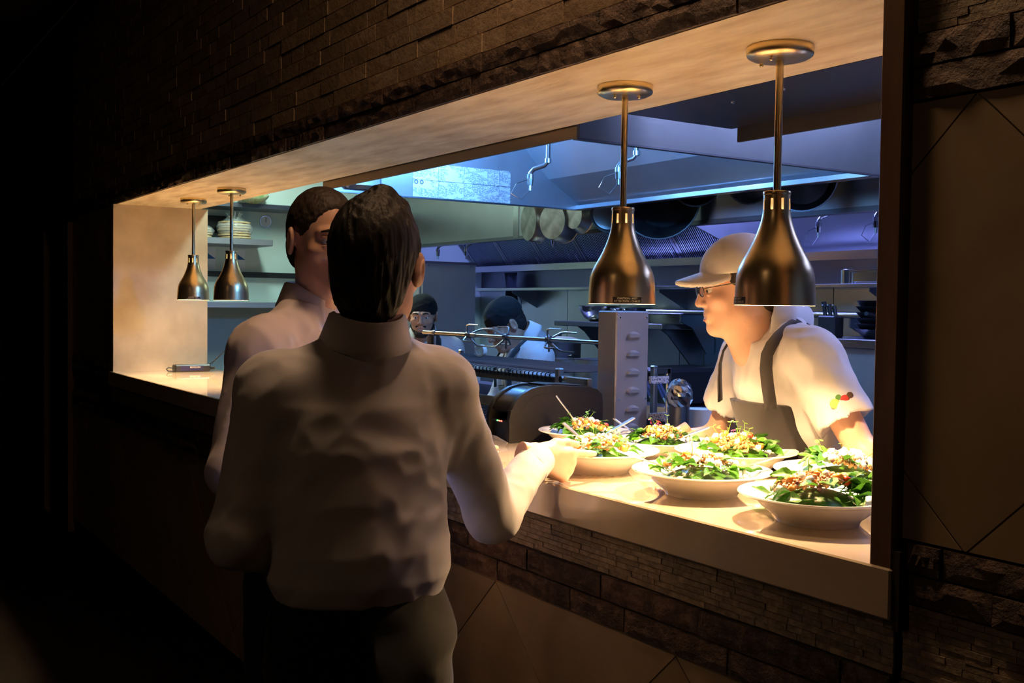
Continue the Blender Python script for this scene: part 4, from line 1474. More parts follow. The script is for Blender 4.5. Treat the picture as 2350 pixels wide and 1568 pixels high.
for x in (-0.75, -0.32, 0.52):
    part('bracket', MB().prism([(x, 0.0, 0.0), (x, 0.28, 0.0), (x, 0.28, -0.26), (x, 0.22, -0.26), (x, 0.10, -0.10), (x, 0.0, -0.06)], (0.01, 0, 0)), STEEL_D, pr_)

rg = thing('cooking_range', 'long black and steel cooking range along the rear wall', 'range', (-4.9, 2.76, 0.0))
part('body', MB().box(-1.9, 1.45, -0.42, 0.44, 0.08, 0.98, 0.004), STEEL_D, rg)
part('plinth', MB().box(-1.85, 1.40, -0.36, 0.40, 0.0, 0.08), BLACK, rg)
part('top_plate', MB().box(-1.9, 1.45, -0.46, 0.44, 0.98, 1.03, 0.004), IRON, rg)
part('front_rail', MB().prism([(-1.9, -0.47, 0.965), (-1.9, -0.50, 0.985), (-1.9, -0.49, 1.07), (-1.9, -0.455, 1.085), (-1.9, -0.445, 0.965)], (2.82, 0, 0)), STEEL_B, rg)
part('back_riser', MB().box(-1.9, 1.45, 0.40, 0.44, 1.03, 1.20), STEEL_D, rg)
part('broiler', MB().box(0.05, 0.40, -0.2, 0.3, 1.03, 1.25, 0.02), BLACK, rg)
for k in range(6):
    part('knob', MB().cyl(0.022, -0.445, -0.42, (-1.6 + 0.45 * k, 0, 0.88), 14, axis='y'), BLACK, rg, smooth=40)
BLUEH = plain('blue_handle', (0.03, 0.035, 0.10), 0.4)
for k, (x, lab) in enumerate(((-4.47, 'left'), (-4.36, 'right'))):
    tg_ = thing('tongs', 'tongs with dark blue handles leaning on the range rail, %s one' % lab, 'tongs', (x, 2.30, 1.085), 0.2, 'tongs on the range')
    for s in (-1, 1):
        part('arm', MB().tube([(0.16 + s * 0.012, -0.02, -0.035), (0.10 + s * 0.012, 0.0, 0.03)], 0.006, 6), STEEL_S, tg_, smooth=50)
        part('grip', MB().tube([(0.10 + s * 0.012, 0.0, 0.03), (0.0 + s * 0.008, 0.04, 0.14)], 0.009, 6), BLUEH, tg_, smooth=50)


def pot(name, x, y, z, R, h, mat, label, lid=None, handle=True):
    r = thing(name, label, 'pot', (x, y, z))
    part('pot_body', MB().lathe([(0.0001, 0.0), (R, 0.0), (R, h), (R + 0.005, h + 0.003), (R - 0.004, h), (R - 0.004, 0.01), (0.0001, 0.01)], seg=30), mat, r, smooth=40)
    if lid:
        ld = part('pot_lid', MB().lathe([(R + 0.006, h), (R + 0.006, h + 0.012), (R * 0.6, h + 0.03), (0.0001, h + 0.035)], seg=30), lid, r, smooth=40)
        part('lid_knob', MB().ball((0, 0, h + 0.045), 0.016, 10, 6), BLACK, ld, smooth=180)
    if handle:
        for s in (-1, 1):
            part('pot_handle', MB().tube([(s * R, -0.03, h * .75), (s * (R + 0.03), -0.025, h * .77), (s * (R + 0.03), 0.025, h * .77), (s * R, 0.03, h * .75)], 0.005, 6), STEEL_S, r, smooth=50)
    return r


pot('stock_pot', -5.55, 2.55, 1.03, 0.14, 0.34, STEEL_D, 'lidded stock pot on the range behind the stooping cook', WHITE_P)
pot('sauce_pan', -5.30, 2.42, 1.03, 0.12, 0.24, STEEL, 'steel saucepan on the range left of the louvred post')
pot('sauce_pan', -5.03, 2.45, 1.03, 0.13, 0.25, STEEL, 'steel saucepan on the range touching the louvred post in view')

# tall steel cabinet behind the bearded cook
tc = thing('tall_cabinet', 'tall stainless cabinet behind the bearded cook', 'cabinet', (-6.42, 1.985, 0.0))
part('carcass', MB().box(-0.42, 0.42, -0.2, 0.2, 0.06, 1.87, 0.004), STEEL_H, tc)
part('top_flange', MB().box(-0.42, 0.428, -0.205, 0.205, 1.862, 1.878), STEEL_B, tc)
part('plinth', MB().box(-0.4, 0.4, -0.18, 0.18, 0.0, 0.06), BLACK, tc)
part('door', MB().box(-0.40, 0.40, -0.215, -0.202, 0.10, 1.84, 0.003), STEEL_H, tc)
part('door_handle', MB().tube([(0.34, -0.215, 1.0), (0.34, -0.25, 1.0), (0.34, -0.25, 1.3), (0.34, -0.215, 1.3)], 0.008, 8), STEEL_S, tc, smooth=50)
for y in (-0.16, 0.16):
    part('rivet', MB().cyl(0.005, 0.42, 0.424, (0, y, 1.85), 8, axis='x'), STEEL_S, tc)
cl = thing('hanging_cloth', 'dark cloth hanging on a hook beside the tall cabinet', 'cloth', (-7.05, 3.16, 1.62))
clm = MB()
for i in range(9):
    for j in range(7):
        clm.v.append((-0.10 + 0.025 * i, 0.02 * math.sin(i * 1.3 + j * 0.4), 0.24 - 0.04 * j * (1 + 0.05 * math.sin(i))))
for i in range(8):
    for j in range(6):
        a = i * 7 + j
        clm.f.append((a, a + 7, a + 8, a + 1))
cm = part('cloth_fold', clm, plain('navy_cloth', (0.012, 0.018, 0.035), 0.9), cl, smooth=180)
md = cm.modifiers.new('thickness', 'SOLIDIFY')
md.thickness = 0.006
part('hook', MB().tube([(0, 0.05, 0.25), (0, 0.0, 0.25), (0, -0.015, 0.27)], 0.004, 5), STEEL_S, cl)

# raised counter at the right with pans, knives and bottles
rc = thing('raised_counter', 'raised steel counter at the right end of the cooking line', 'counter', (-2.3, 2.78, 0.0))
part('body', MB().box(-1.10, 1.3, -0.38, 0.44, 0.08, 1.43, 0.005), m_steel('pale_front', (0.72, 0.72, 0.74), 0.4), rc)
part('plinth', MB().box(-1.05, 1.25, -0.32, 0.40, 0.0, 0.08), BLACK, rc)
part('worktop', MB().box(-1.13, 1.3, -0.42, 0.44, 1.43, 1.47, 0.004), STEEL_B, rc)
PAN = MB().lathe([(0.0001, 0.0), (0.095, 0.0), (0.105, 0.006), (0.137, 0.04), (0.140, 0.042), (0.134, 0.041), (0.102, 0.010), (0.0001, 0.005)], seg=40).mesh('pan_body', 40)
PAN.materials.append(WOKM)
PAN2 = PAN.copy()
PAN2.materials.clear()
PAN2.materials.append(STEEL_S)
HND = MB().tube([(0.13, 0, 0.035), (0.17, 0, 0.05), (0.31, 0, 0.062)], [0.008, 0.009, 0.010], 6).mesh('pan_handle', 50)
HND.materials.append(BLACK)
pos = 'bottom second third fourth fifth top'.split()
for k in range(6):
    a = [-0.9, -0.2, -1.2, -0.5, -0.05, -0.75][k]
    r = thing('frying_pan', ('bright steel frying pan topping the stack on the raised counter' if k == 5 else 'black frying pan, %s of the stack on the raised counter' % pos[k]), 'pan', (-3.10, 2.62, 1.47 + 0.026 * k), a, 'stacked frying pans')
    link('pan_body', PAN2 if k == 5 else PAN, None, r)
    h = link('pan_handle', HND, None, r)
    part('handle_rivet', MB().ball((0.137, 0.0, 0.046), 0.007, 8, 5), STEEL_S, h)
kb = thing('knife_holder', 'dark knife holder with black knife handles on the raised counter', 'knife holder', (-3.32, 2.50, 1.47))
part('block', MB().box(-0.05, 0.05, -0.035, 0.035, 0.0, 0.10, 0.006), BLACK_M, kb)
for k in range(3):
    x = -0.03 + 0.03 * k
    h = part('knife_handle', MB().tube([(x, 0, 0.09), (x - 0.008, 0, 0.13), (x - 0.014, 0, 0.165 - 0.012 * k)], [0.010, 0.009, 0.012], 8), BLACK, kb, smooth=50)
    part('knife_rivet', MB().ball((x - 0.012, -0.010, 0.15), 0.004, 6, 4), STEEL_S, h)
pot('shelf_pot', -3.70, 3.10, 1.735, 0.05, 0.075, STEEL_S, 'small bright steel pot on the upper shelf at the right', None, False)
gp = thing('steel_container', 'rectangular steel container on the upper shelf beside the small pot', 'container', (-3.54, 3.10, 1.735))
part('tub', MB().box(-0.10, 0.10, -0.06, 0.06, 0.0, 0.07, 0.012), STEEL_S, gp)
part('tub_rim', MB().box(-0.108, 0.108, -0.068, 0.068, 0.066, 0.072), STEEL_S, gp)
sc_ = thing('ladle', 'ladle with steel handle leaning on the upper shelf right of the container', 'ladle', (-3.42, 3.06, 1.735))
part('handle', MB().tube([(0.0, 0.0, 0.03), (0.07, 0.04, 0.13), (0.10, 0.05, 0.17)], 0.008, 8), STEEL_S, sc_, smooth=50)
part('cup', MB().ball((0.0, 0.0, 0.028), 0.028, 12, 8), STEEL_D, sc_, smooth=180)
GLASS = NT('bottle_plastic')
GLASS.set(Base__Color=(0.75, 0.78, 0.85), Roughness=0.12, Alpha=0.45)
for k, (x, y, lab) in enumerate(((-1.93, 1.18, 'nearest the brown jamb'), (-2.02, 1.24, 'left of its twin'))):
    sb = thing('squeeze_bottle', 'clear squeeze bottle on the side table, %s' % lab, 'bottle', (x, y, 1.12), 0, 'clear squeeze bottles')
    part('bottle_body', MB().lathe([(0.0001, 0), (0.032, 0), (0.034, 0.01), (0.034, 0.13), (0.026, 0.15), (0.02, 0.155)], seg=20), GLASS.m, sb, smooth=40)
    part('bottle_cap', MB().lathe([(0.024, 0.152), (0.024, 0.168), (0.010, 0.175), (0.004, 0.215), (0.0001, 0.215)], seg=16), WHITE_P, sb, smooth=40)
sd = thing('side_table', 'steel side table behind the leaning cook', 'table', (-1.85, 1.36, 0.0))
part('top', MB().box(-0.30, 0.9, -0.22, 0.25, 1.08, 1.12, 0.004), STEEL_B, sd)
for x in (-0.27, 0.86):
    for y in (-0.19, 0.22):
        part('leg', MB().cyl(0.018, 0, 1.08, (x, y, 0), 10), STEEL, sd, smooth=40)
fo = thing('foil_parcel', 'crumpled aluminium foil parcel right of the louvred post', 'foil', (-2.60, 1.02, 1.06))
rf = random.Random(8)
mbf = MB().ball((0, 0, 0), 1.0, 22, 14)
mbf.v = [tuple(c * (0.90 + 0.16 * rf.random()) * s for c, s in zip(p, (0.045, 0.045, 0.055))) for p in mbf.v]
part('foil_wrap', mbf, STEEL_S, fo, (0, 0, 0.25))
cn = thing('canister', 'white canister on the grill end, left of the leaning cook', 'canister', (-2.62, 1.01, 1.06))
part('canister', MB().cyl(0.05, 0.0, 0.20, seg=20), WHITE_P, cn, smooth=40)
fo.location = (-2.60, 0.90, 1.06)
part('foil_stand', MB().cyl(0.035, 0.0, 0.22, seg=14), STEEL_D, fo, smooth=40)

# ------------------------------------------------------------------ far left kitchen shelves with bread
LX = -7.65
for nm, zt, y1_, dep_, lab in (('bread_shelf', 2.045, 1.27, 0.36, 'steel shelf with bagged flatbread on the pale green wall'), ('lower_shelf', 1.60, 1.9, 0.40, 'steel shelf under the bread shelf on the pale green wall')):
    s = thing(nm, lab, 'shelf', (LX, 0.2, zt))
    part('board', MB().box(0.0, dep_, 0.0, y1_ - 0.2, -0.045, 0.0, 0.004), m_steel('grey_shelf', (0.45, 0.45, 0.48), 0.45), s)
    for y in (0.42, ):
        part('bracket', MB().prism([(0.0, y, -0.045), (dep_ - 0.04, y, -0.045), (dep_ - 0.06, y, -0.09), (0.0, y, -0.34)], (0, 0.006, 0)), STEEL_B, s)
us = thing('upper_cupboard', 'pale green cupboard above the bread shelf', 'cupboard', (LX, 0.2, 2.30))
part('box', MB().box(0.0, 0.30, 0.0, 2.6, 0.0, 0.6, 0.004), MINT, us)
part('bottom_rail', MB().box(0.0, 0.31, 0.0, 2.6, -0.03, 0.0), STEEL_D, us)
BREAD = varied('flatbread', (0.58, 0.38, 0.17), (0.78, 0.58, 0.33), 18, 0.6)
t_ = NT('bag_film')
t_.set(Base__Color=(0.85, 0.9, 0.86), Roughness=0.1, Alpha=0.30)
BAGM = t_.m


def bread_bag(x, y, n, R, label, knot=True):
    r = thing('bread_bag', label, 'bread', (x, y, 2.045), 0.3, 'bagged flatbreads')
    rr = random.Random(int(y * 100))
    for k in range(n):
        part('flatbread', MB().lathe([(0.0001, 0.0), (R * 0.97, 0.002), (R, 0.008), (R * 0.97, 0.014), (0.0001, 0.016)], (0.006 * (rr.random() - .5), 0.012 * (rr.random() - .5), 0.003 + 0.018 * k), 22), BREAD, r, smooth=60)
    mb = MB().ball((0, 0, 0.5), 1.0, 14, 9)
    mb.v = [(p[0] * (R + 0.012) * (0.95 + .12 * rr.random()), p[1] * (R + 0.016) * (0.95 + .12 * rr.random()), max(0.0015, (p[2] + 0.5) * 0.5 * (0.024 + 0.019 * n) * (0.9 + .2 * rr.random()))) for p in mb.v]
    part('bag', mb, BAGM, r, smooth=180)
    if knot:
        kb_ = MB()
        for i in range(9):
            a = 2 * PI * i / 9
            h0 = 0.018 * n
            p0 = (0.012 * math.cos(a), 0.012 * math.sin(a), h0)
            p1 = (0.05 * math.cos(a) * (0.6 + rr.random()), 0.05 * math.sin(a) * (0.6 + rr.random()), h0 + 0.06 + 0.02 * rr.random())
            p2 = (0.05 * math.cos(a + .5) * (0.6 + rr.random()), 0.05 * math.sin(a + .5) * (0.6 + rr.random()), h0 + 0.05 + 0.02 * rr.random())
            kb_.add([p0, p1, p2], [(0, 1, 2)])
        part('bag_neck', kb_, BAGM, r)
    return r


bread_bag(-7.45, 1.04, 7, 0.115, 'tall stack of flatbreads in a clear bag at the right end of the bread shelf', True)
bread_bag(-7.46, 0.78, 4, 0.10, 'lower bag of flatbreads left of the tall stack', True)
bread_bag(-7.46, 0.52, 3, 0.10, 'bag of flatbreads at the hidden left end of the bread shelf', False)
GREENB = varied('lettuce', (0.20, 0.36, 0.12), (0.60, 0.66, 0.40), 18, 0.5, 0, 0.4)
lt = thing('lettuce_bag', 'clear bag of pale green leaves hanging below the soffit edge', 'bag', (-7.28, 1.12, 2.30))
rb = random.Random(4)
mb = MB().ball((0, 0, 0), 1.0, 16, 10)
mb.v = [(p[0] * 0.07 * (0.85 + .3 * rb.random()), p[1] * 0.10 * (0.85 + .3 * rb.random()), p[2] * 0.05 * (0.85 + .3 * rb.random()) + 0.05) for p in mb.v]
part('leaves', mb, GREENB, lt, smooth=180)
ck = thing('wall_thermometer', 'small round white dial on the wall behind the bread', 'dial', (LX, 1.34, 2.20))
part('case', MB().cyl(0.045, 0.0, 0.02, seg=24, axis='x'), STEEL_S, ck, smooth=40)
part('dial_face', MB().cyl(0.039, 0.019, 0.022, seg=24, axis='x'), WHITE_P, ck, smooth=40)
part('needle', MB().box(0.022, 0.0235, -0.002, 0.002, -0.004, 0.03), BLACK, ck)
bb = thing('black_box', 'small black box fixed to the wall behind the bread bags', 'box', (LX, 0.98, 2.10))
part('case', MB().box(0, 0.06, -0.10, 0.05, 0.0, 0.12, 0.004), BLACK, bb)
part('cover', MB().box(0.06, 0.064, -0.09, 0.04, 0.01, 0.11), BLACK_M, bb)
hk = thing('black_hook', 'black hook on the pale green wall right of the white dial', 'hook', (LX, 1.56, 2.12))
part('plate', MB().box(0, 0.01, -0.03, 0.03, 0.0, 0.12, 0.003), BLACK, hk)
part('arm', MB().tube([(0.0, 0, 0.03), (0.04, 0, 0.02), (0.05, 0, 0.05)], 0.008, 6), BLACK, hk)
wr = thing('wall_rail', 'black rail on the pale green wall under the bread shelf', 'rail', (LX, 1.0, 1.80))
part('bar', MB().box(0.03, 0.06, -0.7, 0.75, -0.02, 0.02), BLACK, wr)
for y in (-0.6, 0.0, 0.6):
    part('standoff', MB().box(0.0, 0.03, y - 0.015, y + 0.015, -0.015, 0.015), BLACK, wr)
PAP = plain('paper', (0.72, 0.76, 0.80), 0.6)
BLU = plain('blue_tape', (0.02, 0.12, 0.35), 0.5)
for k, (y, lab) in enumerate(((0.94, 'left of the heat lamp'), (1.09, 'middle one'), (1.16, 'right one'))):
    n = thing('order_slip', 'long paper slip with blue tape on the pale green wall, %s' % lab, 'paper', (LX + 0.001, y, 1.83), 0, 'paper slips under the bread shelf')
    part('slip', MB().box(0, 0.002, -0.028, 0.028, 0.0, 0.16), PAP, n)
    part('tape', MB().prism([(0.002, -0.03, 0.08), (0.002, 0.03, 0.08), (0.002, -0.03, 0.12)], (0.001, 0, 0)), BLU, n)
# ------------------------------------------------------------------ people: implicit surfaces meshed with surface nets
V3 = lambda *a: np.array(a, dtype=np.float32)


class Field:
    def __init__(s, lo, hi, h):
        s.h = h
        s.lo = np.array(lo, dtype=np.float32)
        s.n = np.maximum(4, np.ceil((np.array(hi) - np.array(lo)) / h).astype(int) + 1)
        s.a = np.full(tuple(s.n), 0.25, dtype=np.float32)

    def sub(s, lo, hi):
        i0 = np.clip(np.floor((np.array(lo) - s.lo) / s.h).astype(int), 0, s.n - 1)
        i1 = np.clip(np.ceil((np.array(hi) - s.lo) / s.h).astype(int) + 1, i0 + 1, s.n)
        sl = tuple(slice(a, b) for a, b in zip(i0, i1))
        ax = [s.lo[k] + s.h * np.arange(i0[k], i1[k], dtype=np.float32) for k in range(3)]
        return sl, ax[0][:, None, None], ax[1][None, :, None], ax[2][None, None, :]

    def comb(s, sl, d, k, op):
        a = s.a[sl]
        if op == 'u':
            if k <= 0:
                s.a[sl] = np.minimum(a, d)
            else:
                hh = np.clip(0.5 + 0.5 * (a - d) / k, 0, 1)
                s.a[sl] = a * (1 - hh) + d * hh - k * hh * (1 - hh)
        else:
            if k <= 0:
                s.a[sl] = np.maximum(a, -d)
            else:
                hh = np.clip(0.5 - 0.5 * (a + d) / k, 0, 1)
                s.a[sl] = a * (1 - hh) - d * hh + k * hh * (1 - hh)

    def cone(s, a, b, r1, r2, k=0.02, op='u'):
        a, b = np.array(a, dtype=np.float32), np.array(b, dtype=np.float32)
        R = max(r1, r2) + k + 3 * s.h
        sl, X, Y, Z = s.sub(np.minimum(a, b) - R, np.maximum(a, b) + R)
        ba = b - a
        L = float(ba @ ba) + 1e-9
        t = np.clip(((X - a[0]) * ba[0] + (Y - a[1]) * ba[1] + (Z - a[2]) * ba[2]) / L, 0, 1)
        d = np.sqrt((X - a[0] - t * ba[0]) ** 2 + (Y - a[1] - t * ba[1]) ** 2 + (Z - a[2] - t * ba[2]) ** 2) - (r1 + (r2 - r1) * t)
        s.comb(sl, d, k, op)
        return s

    def ell(s, c, r, k=0.02, op='u', M=None):
        """M: 3x3 whose rows are the local axes"""
        c, r = np.array(c, dtype=np.float32), np.array(r, dtype=np.float32)
        R = float(max(r)) + k + 3 * s.h
        sl, X, Y, Z = s.sub(c - R, c + R)
        x, y, z = X - c[0], Y - c[1], Z - c[2]
        if M is not None:
            M = np.array(M, dtype=np.float32)
            x, y, z = (M[0][0] * x + M[0][1] * y + M[0][2] * z, M[1][0] * x + M[1][1] * y + M[1][2] * z, M[2][0] * x + M[2][1] * y + M[2][2] * z)
        k0 = np.sqrt((x / r[0]) ** 2 + (y / r[1]) ** 2 + (z / r[2]) ** 2)
        k1 = np.sqrt((x / r[0] ** 2) ** 2 + (y / r[1] ** 2) ** 2 + (z / r[2] ** 2) ** 2) + 1e-6
        s.comb(sl, k0 * (k0 - 1) / k1, k, op)
        return s

    def loft(s, rings, k=0.03, op='u', yaw=0.0):
        """rings: (z, cx, cy, rx, ry); elliptical sections"""
        rg_ = np.array(rings, dtype=np.float32)
        R = float(rg_[:, 3:].max()) + k + 3 * s.h
        sl, X, Y, Z = s.sub((rg_[:, 1].min() - R, rg_[:, 2].min() - R, rg_[0, 0] - k - 3 * s.h), (rg_[:, 1].max() + R, rg_[:, 2].max() + R, rg_[-1, 0] + k + 3 * s.h))
        z = Z.ravel()
        ip = [np.interp(z, rg_[:, 0], rg_[:, c])[None, None, :] for c in range(1, 5)]
        x, y = X - ip[0], Y - ip[1]
        if yaw:
            c_, s_ = math.cos(yaw), math.sin(yaw)
            x, y = c_ * x + s_ * y, -s_ * x + c_ * y
        q = np.sqrt((x / ip[2]) ** 2 + (y / ip[3]) ** 2)
        d = (q - 1) * np.minimum(ip[2], ip[3])
        dz = np.maximum(rg_[0, 0] - z, z - rg_[-1, 0])[None, None, :]
        s.comb(sl, np.maximum(d, dz), k, op)
        return s

    def xyz(s):
        ax = [s.lo[k] + s.h * np.arange(s.n[k], dtype=np.float32) for k in range(3)]
        return ax[0][:, None, None], ax[1][None, :, None], ax[2][None, None, :]

    def folds(s, amp, freq, seed=0, stretch=(1, 1, 1)):
        r = random.Random(seed)
        X, Y, Z = s.xyz()
        X, Y, Z = X * stretch[0], Y * stretch[1], Z * stretch[2]
        out = 0
        for i in range(4):
            f = freq * (0.7 + 0.9 * r.random())
            d = np.array([r.gauss(0, 1) for _ in range(3)])
            d /= np.linalg.norm(d)
            e = np.array([r.gauss(0, 1) for _ in range(3)])
            e /= np.linalg.norm(e)
            w_ = np.sin((e[0] * X + e[1] * Y + e[2] * Z) * f * 0.55 + r.random() * 6)
            out = out + np.sin((d[0] * X + d[1] * Y + d[2] * Z) * f + 1.8 * w_ + r.random() * 6)
        s.a += (amp / 2.0) * np.abs(out).astype(np.float32) - amp * 0.5
        return s

    def cut(s, n, c):
        """keep the side where n.p < c"""
        X, Y, Z = s.xyz()
        s.a = np.maximum(s.a, n[0] * X + n[1] * Y + n[2] * Z - c)
        return s

    def mesh(s):
        vol, h, lo = s.a, s.h, s.lo
        vol[0], vol[-1] = np.maximum(vol[0], 1e-3), np.maximum(vol[-1], 1e-3)
        vol[:, 0], vol[:, -1] = np.maximum(vol[:, 0], 1e-3), np.maximum(vol[:, -1], 1e-3)
        vol[:, :, 0], vol[:, :, -1] = np.maximum(vol[:, :, 0], 1e-3), np.maximum(vol[:, :, -1], 1e-3)
        sg = vol < 0
        nx, ny, nz = vol.shape
        cnt = np.zeros((nx - 1, ny - 1, nz - 1), dtype=np.int8)
        for i in (0, 1):
            for j in (0, 1):
                for k in (0, 1):
                    cnt += sg[i:nx - 1 + i, j:ny - 1 + j, k:nz - 1 + k]
        I, J, K = np.nonzero((cnt > 0) & (cnt < 8))
        idx = np.full(cnt.shape, -1, dtype=np.int64)
        idx[I, J, K] = np.arange(len(I))
        P = np.zeros((len(I), 3), dtype=np.float64)
        N = np.zeros(len(I))
        cs = [(i, j, k) for i in (0, 1) for j in (0, 1) for k in (0, 1)]
        for a in cs:
            for ax in range(3):
                if a[ax]:
                    continue
                b = list(a)
                b[ax] = 1
                va = vol[I + a[0], J + a[1], K + a[2]].astype(np.float64)
                vb = vol[I + b[0], J + b[1], K + b[2]].astype(np.float64)
                m = (va < 0) != (vb < 0)
                t = np.where(m, va / np.where(m, va - vb, 1), 0)
                q = np.stack([np.full(len(I), a[0], float), np.full(len(I), a[1], float), np.full(len(I), a[2], float)], 1)
                q[:, ax] += t
                P += q * m[:, None]
                N += m
        P = P / N[:, None] + np.stack([I, J, K], 1)
        P = P * h + lo
        F_ = []
        for ax in range(3):
            o1, o2 = (ax + 1) % 3, (ax + 2) % 3
            sa = [slice(None)] * 3
            sb = [slice(None)] * 3
            sa[ax], sb[ax] = slice(0, -1), slice(1, None)
            sa[o1] = sb[o1] = slice(1, -1)
            sa[o2] = sb[o2] = slice(1, -1)
            A_, B_ = sg[tuple(sa)], sg[tuple(sb)]
            c = np.stack(np.nonzero(A_ != B_), 1)
            inside = A_[A_ != B_]
            e1, e2 = np.zeros(3, int), np.zeros(3, int)
            e1[o1], e2[o2] = 1, 1
            base = c + e1 + e2          # grid vertex index of the edge start
            qd = [base - e1 - e2, base - e2, base, base - e1]
            ids = [idx[q[:, 0], q[:, 1], q[:, 2]] for q in qd]
            f = np.stack(ids, 1)
            f[~inside] = f[~inside][:, ::-1]
            F_.append(f)
        return P, np.concatenate(F_)


def mesh_from(name, chunks, mat=None):
    me = bpy.data.meshes.new(name)
    vs = np.concatenate([c[0] for c in chunks])
    off, fs = 0, []
    for c in chunks:
        fs.append(c[1] + off)
        off += len(c[0])
    fs = np.concatenate(fs)
    fs = fs[(fs >= 0).all(1)]
    me.vertices.add(len(vs))
    me.vertices.foreach_set('co', vs.astype(np.float32).ravel())
    me.loops.add(len(fs) * 4)
    me.loops.foreach_set('vertex_index', fs.astype(np.int32).ravel())
    me.polygons.add(len(fs))
    me.polygons.foreach_set('loop_start', np.arange(0, len(fs) * 4, 4, dtype=np.int32))
    me.polygons.foreach_set('loop_total', np.full(len(fs), 4, dtype=np.int32))
    me.update(calc_edges=True)
    me.validate()
    me.polygons.foreach_set('use_smooth', np.ones(len(me.polygons), dtype=bool))
    if mat:
        me.materials.append(mat)
    return me


def rotm(yaw, pitch, roll=0.0):
    """head orientation: yaw to the left, pitch forward/down, roll to the right shoulder"""
    return np.array(Euler((-pitch, roll, yaw), 'XYZ').to_matrix())


def skin(name, c):
    t = NT(name)
    v = t.coord('Object', (1, 1, 1))
    f = t.noise(v, 45, 4)
    f2 = t.noise(v, 9, 2)
    b = t.mix(t.ramp(f, [(0.35, 0.0), (0.7, 1.0)]), tuple(x * 0.9 for x in c), c)
    b = t.mix(t.ramp(f2, [(0.45, 0.0), (0.75, 0.35)]), b, (c[0] * 1.0, c[1] * 0.72, c[2] * 0.68))
    t.set(Base__Color=b, Roughness=0.45, Subsurface__Weight=0.15, Subsurface__Radius=(0.02, 0.008, 0.004), Subsurface__Scale=0.4)
    t.bump(t.noise(v, 300, 3), 0.08, 0.001)
    return t.m


def cloth(name, c1, c2, rough=0.75, sc_=4):
    t = NT(name)
    v = t.coord('Object', (1, 1, 1))
    t.set(Base__Color=t.mix(t.noise(v, sc_, 3), c1, c2), Roughness=rough, Sheen__Weight=0.15)
    t.bump(t.noise(v, 420, 2), 0.12, 0.0008)
    return t.m


SKIN_A = skin('skin_a', (0.78, 0.47, 0.33))
SKIN_B = skin('skin_b', (0.58, 0.33, 0.22))
SHIRT = cloth('white_shirt', (0.74, 0.71, 0.73), (0.80, 0.77, 0.78))
SHIRT2 = cloth('pink_white_shirt', (0.82, 0.72, 0.73), (0.88, 0.78, 0.78))
JACKET = cloth('chef_white', (0.62, 0.61, 0.63), (0.70, 0.69, 0.71))
TROUS = cloth('black_trousers', (0.004, 0.0035, 0.004), (0.007, 0.006, 0.0065), 0.9)
APRONB = cloth('brown_apron', (0.007, 0.005, 0.007), (0.012, 0.008, 0.010), 0.9)
APRONK = cloth('black_apron', (0.010, 0.010, 0.014), (0.016, 0.016, 0.02), 0.8)
CAPK = cloth('black_cap', (0.003, 0.003, 0.004), (0.006, 0.006, 0.008), 0.95)
CAPK.node_tree.nodes['Principled BSDF'].inputs['Sheen Weight'].default_value = 0.0
CAPW = cloth('cream_cap', (0.74, 0.68, 0.62), (0.80, 0.74, 0.68), 0.75)


def m_hair(name, c):
    t = NT(name)
    v = t.coord('Object', (220, 220, 12))
    f = t.noise(v, 1.0, 3)
    t.set(Base__Color=t.mix(f, tuple(x * 0.6 for x in c), c), Roughness=0.62)
    t.bump(f, 0.5, 0.003)
    return t.m


HAIR_K = m_hair('black_hair', (0.012, 0.009, 0.008))
HAIR_B = m_hair('brown_hair', (0.040, 0.024, 0.016))
LIP = plain('lips', (0.42, 0.16, 0.12), 0.4)
EYEW = plain('eye_white', (0.70, 0.66, 0.62), 0.2)
EYEI = plain('iris', (0.02, 0.012, 0.008), 0.12)
SHOE = plain('black_shoe', (0.01, 0.01, 0.01), 0.35)


